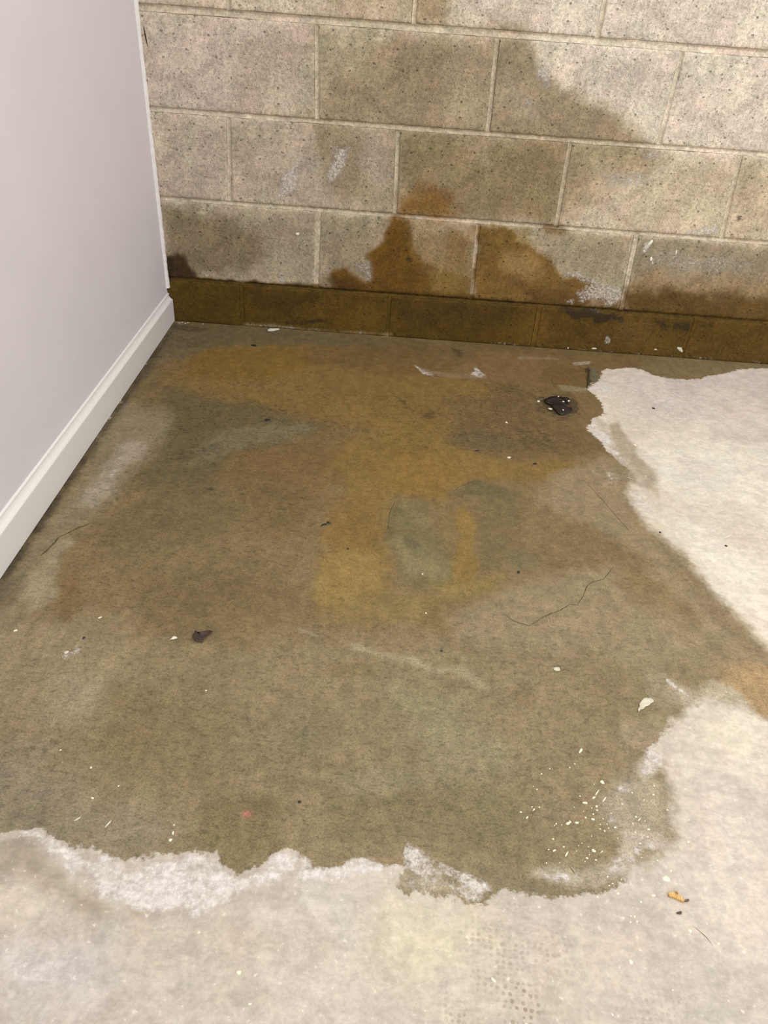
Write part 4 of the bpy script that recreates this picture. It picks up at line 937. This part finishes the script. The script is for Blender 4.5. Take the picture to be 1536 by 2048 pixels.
# (x, y, length, width, angle) read on the floor, in an enlarged frame
SPOT = [(518, 262, 50, 19, -55), (467, 374, 12, 11, 0), (424, 406, 12, 11, 0), (254, 417, 12, 11, 0), (183, 461, 13, 11, 0), (702, 530, 34, 27, 0), (631, 548, 8, 8, 0), (112, 566, 9, 9, 0), (145, 591, 12, 12, 0), (511, 649, 13, 11, 0),
        (658, 620, 62, 10, -58), (630, 662, 26, 20, -50), (720, 677, 52, 12, -58), (825, 651, 9, 8, 0), (556, 707, 42, 20, 10), (653, 737, 22, 18, 0), (657, 770, 18, 14, 0), (612, 752, 10, 9, 0), (102, 741, 11, 11, 0), (164, 744, 14, 11, 0),
        (118, 764, 30, 10, -45), (8, 786, 18, 14, 0), (60, 832, 26, 14, -50), (625, 803, 15, 13, 0), (560, 832, 17, 13, 0), (623, 847, 27, 21, 0), (778, 795, 11, 9, 0), (708, 842, 11, 10, 0), (410, 882, 34, 24, -20), (428, 868, 18, 18, 0), (485, 876, 30, 20, -20),
        (308, 886, 14, 13, 0), (292, 901, 11, 10, 0), (356, 894, 11, 10, 0), (686, 891, 11, 10, 0), (742, 888, 11, 10, 0), (683, 930, 11, 10, 0), (722, 947, 16, 13, 0), (753, 923, 10, 9, 0), (813, 916, 22, 15, -20), (872, 716, 16, 13, 0), (956, 621, 13, 11, 0),
        (1145, 561, 13, 13, 0), (1140, 638, 18, 14, 0), (1208, 380, 9, 9, 0), (1410, 588, 16, 16, 0), (1059, 684, 10, 9, 0), (1258, 767, 13, 13, 0), (990, 826, 18, 14, 0), (1018, 850, 28, 11, -45), (963, 884, 13, 11, 0), (1066, 863, 10, 9, 0),
        (1097, 933, 24, 14, 0), (985, 957, 16, 12, 0), (1090, 998, 13, 12, 0), (1025, 1055, 16, 14, 0), (1437, 1040, 24, 18, 0), (1440, 853, 14, 13, 0), (282, 1015, 17, 14, -30), (373, 1083, 17, 14, 0), (244, 1106, 14, 11, 0), (293, 1113, 28, 17, -40),
        (398, 1144, 52, 13, -58), (629, 1115, 36, 25, 20), (572, 1178, 21, 18, 0), (648, 1194, 18, 15, 0), (592, 1150, 11, 10, 0), (697, 1124, 28, 9, -35), (225, 1220, 13, 12, 0), (610, 990, 10, 9, 0), (1288, 1286, 22, 18, -60),
        (1250, 1356, 58, 52, 0), (1175, 1198, 15, 13, 0), (1036, 1173, 11, 10, 0), (748, 1337, 21, 14, 0), (790, 1395, 17, 12, 0), (762, 1413, 14, 12, 0), (863, 1361, 11, 10, 0), (389, 1354, 12, 10, 0), (838, 1480, 20, 16, 0), (661, 1510, 17, 16, 0), (1145, 1495, 19, 15, 0),
        (528, 1052, 10, 9, 0), (584, 1083, 10, 9, 0), (461, 743, 8, 8, 0), (543, 779, 8, 8, 0), (835, 1010, 9, 9, 0), (500, 1072, 9, 8, 0), (482, 1119, 9, 8, 0), (340, 1218, 8, 8, 0), (555, 1208, 9, 9, 0), (962, 1410, 9, 9, 0), (725, 1462, 9, 9, 0)]
SK = 360 / 1536
for i, (x, y, L, w, a) in enumerate(SPOT):
    floor_blob('paint_spot', 1040 + x * SK, 1440 + y * SK, max(L * SK, 1.9), max(w * SK, 1.9), a, M_paint, .0005, i, floor)
for i, (x, y, L, w, a) in enumerate([(182, 1535, 4.5, 4, 0), (185, 1596, 6, 4, 20), (237, 1572, 4, 3, 0), (121, 1500, 4, 3, 0), (200, 1235, 8, 3, -20), (31, 1261, 8, 4, -20), (134, 1304, 12, 7, -40), (478, 1945, 10, 8, -50),
                                     (500, 2008, 6, 5, 0), (398, 1865, 6, 4, -30), (605, 2022, 4, 4, 0), (341, 1680, 8, 5, -20), (346, 1666, 4, 7, 0), (348, 1650, 4, 3, 0), (987, 1960, 12, 6, 50), (1380, 1862, 8, 6, 50), (1437, 1887, 5, 5, 0), (1262, 1924, 11, 7, 50), (1225, 2029, 5, 5, 0),
                                     (155, 1638, 14, 3, -30), (216, 1648, 18, 3, -50), (412, 1381, 4, 3, 0), (1018, 915, 8, 4, 10), (1013, 845, 5, 3, 0), (1455, 1073, 18, 3, -25), (1270, 890, 5, 4, 0), (845, 1148, 3, 3, 0), (1310, 866, 3, 2, 0),
                                     (1262, 1832, 4, 3, 0), (1269, 1833, 4, 4, 0), (1274, 1843, 4, 4, 0), (1261, 1844, 4, 3, 0), (1307, 1791, 6, 5, 0), (1282, 1804, 4, 4, 0), (1236, 1787, 5, 5, 0), (852, 1226, 3, 3, 0)]):
    floor_blob('paint_spot', x, y, L, w, a, M_faint if i in (6, 19, 20, 22, 24) else M_paint, .0004, 300 + i, floor)

# ------------------------------------------------------------------ loose things on the floor
def sheet(name, outline, mat, lift, curl, seed, thick=.0007, px=True, parent=None):
    """a thin loose scrap: outline given where it lies, crumpled top, closed underside"""
    pl = [on_floor(*p) for p in outline] if px else outline
    cx = sum(p[0] for p in pl) / len(pl); cy = sum(p[1] for p in pl) / len(pl)
    r = random.Random(seed); V = []; Fc = []; n = len(pl); rings = (1, .72, .42, .15)
    size = max(math.hypot(p[0] - cx, p[1] - cy) for p in pl)

    def zz(x, y, k):
        return lift * (1 + .6 * float(fbm(np.array([x + seed]), np.array([y]), size * .6, seed, 3)[0])) * (.35 + curl * k ** 2)
    for side in (1, 0):
        for k in rings:
            for p in pl:
                x = (p[0] - cx) * k; y = (p[1] - cy) * k; z = zz(x, y, k)
                V.append((x, y, max(z, 0) + side * thick + .0002))
        V.append((0, 0, max(zz(0, 0, 0), 0) + side * thick + .0002))
    m = len(rings) * n + 1
    for s in (0, 1):
        o = s * m
        for g in range(len(rings) - 1):
            for i in range(n):
                j = (i + 1) % n; q = (o + g * n + i, o + g * n + j, o + (g + 1) * n + j, o + (g + 1) * n + i)
                Fc.append(q if s == 0 else q[::-1])
        g = len(rings) - 1
        for i in range(n):
            q = (o + g * n + i, o + g * n + (i + 1) % n, o + m - 1); Fc.append(q if s == 0 else q[::-1])
    for i in range(n):
        j = (i + 1) % n; Fc.append((i, m + i, m + j, j))
    me = mesh_from(name, V, Fc, True)
    bm = bmesh.new(); bm.from_mesh(me); bmesh.ops.recalc_face_normals(bm, faces=bm.faces[:]); bm.to_mesh(me); bm.free()
    return link(name, me, mat, parent, (cx, cy, 0))


M_leaf = plain('dark_brown_scrap', (66, 50, 42), .45, .4, .2, 120, .3)
M_black = plain('black_residue', (34, 28, 26), .35, .5, .35, 200, .5)
M_chip = plain('white_chip', (240, 234, 216), .6, .3, .05, 200)
M_plaster = plain('grey_white_plaster', (214, 206, 184), .8, .2, .12, 150, .5)
M_straw = plain('yellow_straw', (176, 152, 96), .6, .3)


def wood_mat():
    t = NT('splintered_wood'); n = t.noise(t.pos((20, 1, 1), rot=math.radians(20)), 60, 4)
    return t.finish(t.mix(t.ss(n, .35, .65), tuple(albedo((196, 152, 86))), tuple(albedo((232, 200, 140)))), .7, .2, n, .4, .001)


M_wood = wood_mat()
# torn leaf-like scrap: broad left end, pointed tip to the right
def zp(x, y): return (300 + x * 220 / 1536, 1180 + y * 160 / 1117)
leaf = sheet('leaf_scrap', [zp(*p) for p in [(600, 700), (598, 650), (622, 625), (625, 600), (642, 590), (656, 602), (660, 618), (720, 606), (780, 596), (830, 594), (880, 606), (872, 622), (835, 640), (800, 660), (765, 685), (748, 705), (752, 735), (735, 742), (700, 742), (660, 738), (625, 722)]],
             M_leaf, .0022, 1.2, 3)
tag(leaf, 'dark brown torn scrap like a curled leaf, pointed at its right end', 'scrap')
chip = sheet('paint_chip', [zp(*p) for p in [(270, 702), (305, 685), (318, 662), (345, 654), (372, 664), (382, 680), (360, 690), (325, 696)]], M_chip, .0008, .6, 5)
tag(chip, 'small white paint chip left of the dark brown scrap', 'paint chip')
chip2 = sheet('paint_chip', [(535, 661), (540, 658), (548, 659), (558, 658), (559, 661), (550, 663), (545, 664), (536, 664)], M_chip, .0018, .6, 8)
tag(chip2, 'white paint chip lying at the foot of the block wall', 'paint chip')
pl_ = sheet('plaster_crumb', [(1281, 1405), (1286, 1398), (1292, 1396), (1297, 1398), (1301, 1396), (1306, 1401), (1307, 1405), (1301, 1408), (1297, 1412), (1291, 1414), (1286, 1419), (1281, 1420), (1277, 1425), (1275, 1420), (1279, 1414), (1278, 1409)], M_plaster, .0014, .2, 12)
tag(pl_, 'flat off-white lump of plaster near the right edge of the damp stain', 'plaster')
pl2 = sheet('plaster_crumb', [(1107, 1337), (1112, 1335), (1119, 1336), (1120, 1342), (1113, 1343), (1107, 1341)], M_plaster, .0006, .3, 14)
tag(pl2, 'tiny flat grey plaster crumb on the damp concrete above the cream paint spots', 'plaster')
# wood splinter with dark end
def zq(x, y): return (1300 + x * 120 / 1536, 1760 + y * 90 / 1152)


def splinter():
    root = bpy.data.objects.new('wood_splinter', None); COL.objects.link(root)
    ctr = on_floor(*zq(660, 450)); root.location = (ctr[0], ctr[1], 0)
    tag(root, 'yellow splinter of wood with a dark tip on the dry concrete', 'wood splinter')

    def prism(name, top, h, mat, zoff=0.0):
        pts = [on_floor(*zq(*p)) for p in top]; n = len(pts); V = []
        for z in (0.0002 + zoff, h + zoff):
            for i, (x, y) in enumerate(pts):
                V.append((x - ctr[0], y - ctr[1], z * (1 if z < .001 else (.85 + .3 * ((i * 7) % 5) / 4))))
        Fc = [tuple(reversed(range(n))), tuple(range(n, 2 * n))] + [(i, (i + 1) % n, n + (i + 1) % n, n + i) for i in range(n)]
        me = mesh_from(name, V, Fc); bm = bmesh.new(); bm.from_mesh(me); bmesh.ops.recalc_face_normals(bm, faces=bm.faces[:]); bm.to_mesh(me); bm.free()
        return link(name, me, mat, root)
    prism('splinter_body', [(450, 360), (500, 335), (570, 345), (660, 380), (760, 430), (830, 500), (870, 560), (850, 590), (740, 540), (600, 480), (480, 440)], .0030, M_wood)
    prism('dark_tip', [(868, 530), (930, 505), (985, 500), (1000, 540), (960, 565), (880, 565)], .0016, plain('bark', (112, 90, 80), .8, .2))['label'] = 'dark bark tip'
    prism('splinter_fibre', [(640, 330), (665, 325), (700, 395), (690, 410)], .0038, M_wood, .001)


splinter()
crumb = sheet('dark_crumb', [zq(*p) for p in [(665, 855), (720, 835), (760, 822), (800, 826), (798, 890), (740, 888), (690, 878)]], plain('dark_grit', (88, 80, 72), .8, .2, .2, 400), .0016, .1, 21, .0012)
tag(crumb, 'tiny dark grey crumb just in front of the wood splinter', 'crumb')
# black shredded residue near the wall
def zr(x, y): return (1060 + x * 180 / 1536, 700 + y * 160 / 1365)


gunk = bpy.data.objects.new('black_debris', None); COL.objects.link(gunk)
gc = on_floor(*zr(520, 960)); gunk.location = (gc[0], gc[1], 0)
tag(gunk, 'matted black shreds of debris beside the edge of the dry concrete', 'debris')
gp = [[(230, 870), (330, 830), (450, 810), (540, 830), (610, 880), (640, 930), (600, 970), (520, 960), (420, 950), (330, 950), (260, 920)],
      [(340, 960), (460, 930), (560, 960), (640, 1000), (710, 1010), (715, 1050), (640, 1070), (600, 1110), (540, 1125), (470, 1100), (430, 1050), (390, 1000)],
      [(560, 830), (640, 840), (690, 900), (660, 930), (600, 900)]]
for i, poly in enumerate(gp):
    o = sheet('shred', [zr(*p) for p in poly], M_black, .0035, .5, 31 + i, .001)
    o.parent = gunk; o.location = (o.location.x - gc[0], o.location.y - gc[1], .0003 * i)
for i, (a, b, w) in enumerate([((620, 1080), (820, 1060), 16), ((600, 1000), (720, 1050), 20), ((200, 880), (330, 850), 16), ((560, 860), (700, 1000), 14), ((450, 900), (560, 1100), 16), ((600, 850), (760, 870), 12), ((300, 930), (420, 1020), 18)]):
    A = on_floor(*zr(*a)); B = on_floor(*zr(*b)); V = []; Fc = []
    for s in range(9):
        t = s / 8; x = A[0] + (B[0] - A[0]) * t - gc[0] + .0012 * math.sin(5 * t + i); y = A[1] + (B[1] - A[1]) * t - gc[1] + .0015 * math.sin(4 * t + 2 * i)
        z = .0012 + .0035 * math.sin(math.pi * t); r = w * 4e-5 * (1 - .6 * t)
        for q in range(5):
            V.append((x + r * math.cos(q * 1.2566), y + r * math.sin(q * 1.2566), max(.0002, z + r * math.sin(q * 1.2566 + 1))))
    for s in range(8):
        for q in range(5):
            Fc.append((s * 5 + q, s * 5 + (q + 1) % 5, s * 5 + 5 + (q + 1) % 5, s * 5 + 5 + q))
    link('strand', mesh_from('strand', V, Fc, True), M_black, gunk)
for i, (x, y, L, w) in enumerate([(145, 875, 55, 22), (565, 905, 40, 18), (340, 1030, 70, 22), (480, 820, 28, 16), (560, 1048, 28, 16), (660, 895, 40, 30)]):
    X, Y = zr(x, y)
    o = floor_blob('white_fleck', X, Y, L * .117, w * .117, 5, M_chip, .0012, 500 + i)
    o.parent = gunk; o.location = (o.location.x - gc[0], o.location.y - gc[1], .0038 if i else 0)

# small dark crumbs and flakes
DEB = [('dark_speck', 168, 1276, 6, 5, 0, 'round black speck on the damp concrete left of the dark brown scrap'),
       ('dark_flake', 648, 1050, 13, 5, -15, 'black insect-like flake on the damp stain, left lobe of a touching pair'),
       ('dark_flake', 657, 1046, 8, 4, 25, 'black flake touching the right side of the insect-like flake'),
       ('dark_flake', 507, 691, 9, 4, 20, 'small black flake on the ochre stain near the foot of the wall'),
       ('dark_flake', 954, 902, 8, 3, 0, 'small black flake on the damp stain below the speckled patch'),
       ('dark_flake', 1070, 928, 5, 6, 30, 'tiny black flake right of the ochre flow'),
       ('dark_flake', 599, 1604, 8, 5, 0, 'small dark flake near the front edge of the damp stain'),
       ('dark_flake', 1037, 1145, 6, 5, 10, 'tiny black flake below the round olive patch'),
       ('dark_flake', 883, 1302, 5, 4, -20, 'tiny dark flake in the middle of the damp stain'),
       ('dark_flake', 1307, 817, 8, 3, 10, 'small black flake on the pale dry concrete near the wall'),
       ('dark_flake', 1320, 1065, 5, 3, 10, 'tiny black flake on the pale dry concrete at the long edge of the stain'),
       ('dark_flake', 1452, 1092, 7, 3, 20, 'small grey flake beside the white scratch on the pale dry concrete'),
       ('dark_flake', 535, 840, 13, 5, 0, 'dark flake on the row of black smudges in the ochre area'),
       ('dark_flake', 696, 1098, 4, 4, 0, 'tiny black flake just above the yellow square stain')]
for i, (nm, x, y, L, w, a, lab) in enumerate(DEB):
    tag(floor_blob(nm, x, y, L, w, a, M_black, .0013, 600 + i), lab, 'flake' if 'flake' in nm else 'speck')
# straws
for i, (a, b, lab) in enumerate([((458, 1208), (466, 1201), 'pale yellow fibre of straw, the left of two on the damp stain'), ((496, 1207), (503, 1200), 'pale yellow fibre of straw, the right of two on the damp stain'),
                                 ((257, 808), (272, 809), 'pale straw fibre beside the baseboard')]):
    A = on_floor(*a); B = on_floor(*b); V = []; Fc = []
    for s in range(5):
        t = s / 4
        for q in range(4):
            V.append(((B[0] - A[0]) * t + .0004 * math.cos(q * 1.57), (B[1] - A[1]) * t + .0004 * math.sin(q * 1.57), .0008 + .0005 * math.sin(q * 1.57 + .7) + .001 * math.sin(math.pi * t)))
    for s in range(4):
        for q in range(4):
            Fc.append((s * 4 + q, s * 4 + (q + 1) % 4, s * 4 + 4 + (q + 1) % 4, s * 4 + 4 + q))
    o = link('straw_fibre', mesh_from('straw_fibre', V, Fc), M_straw, None, (A[0], A[1], 0)); tag(o, lab, 'straw')


def crumbs(name, pts, size, mat, lab, seed):
    """loose crumbs heaped at the foot of the wall: too many to pick apart"""
    r = random.Random(seed); bm = bmesh.new(); c = on_floor(*pts[0])
    for (x, y) in pts:
        p = on_floor(x, y)
        for _ in range(3):
            s = size * r.uniform(.4, 1)
            mt = Matrix.Translation((p[0] - c[0] + r.uniform(-.003, .003), min(p[1], -.008) - c[1] + r.uniform(-.002, .001), s * .5)) @ Matrix.Diagonal((s, s * r.uniform(.6, 1), s * .6, 1))
            g = bmesh.ops.create_icosphere(bm, subdivisions=1, radius=1, matrix=mt)
            for v in g['verts']:
                v.co += Vector((r.uniform(-.2, .2) * s, r.uniform(-.2, .2) * s, r.uniform(-.1, .1) * s))
    for v in bm.verts:
        v.co.z = max(v.co.z, .0001)
    me = bpy.data.meshes.new(name); bm.to_mesh(me); bm.free()
    tag(link(name, me, mat, None, (c[0], c[1], 0)), lab, 'crumbs', kind='stuff')


crumbs('plaster_crumbs', [(358, 646), (364, 645), (370, 647), (376, 646), (408, 648)], .0022, M_plaster, 'whitish plaster crumbs in the corner at the end of the baseboard', 2)
crumbs('rubble_crumbs', [(764, 668), (770, 666), (776, 667), (770, 670)], .0026, plain('brown_rubble', (150, 130, 92), .9, .1, .2, 400), 'brown rubble crumbs against the wet bottom course of blocks', 3)


# small things fixed to the wall: a white plug and a pencil mark
def wall_blob(name, px, py, L, w, ang, mat, h, seed):
    a = math.radians(ang); c = np.array(on_wall(px, py)); k = 1.28e-3
    me = blob_mesh(name, L * k, w * k, -a, h, seed)
    o = link(name, me, mat, wall_back, (c[0], -.0004, c[1])); o.rotation_euler = (math.radians(90), 0, 0); return o


wall_blob('white_plug', 595, 468, 7, 7, 0, M_chip, .0015, 1)['label'] = 'round white plug in a block'
wall_blob('pencil_mark', 291, 72, 32, 2.0, 84, M_dark, .0004, 2)['label'] = 'short black pencil line'
for i, (x, y, L, w, a) in enumerate([(1300, 486, 15, 6, -60), (1302, 518, 5, 10, 0), (1352, 505, 3, 10, 0), (1136, 696, 4, 3, 0), (1360, 699, 16, 7, 30), (1311, 699, 6, 4, 0), (1188, 697, 12, 4, 0)]):
    wall_blob('mortar_crumb', x, y, L, w, a, M_plaster if i > 2 else M_chip, .0015, 40 + i)
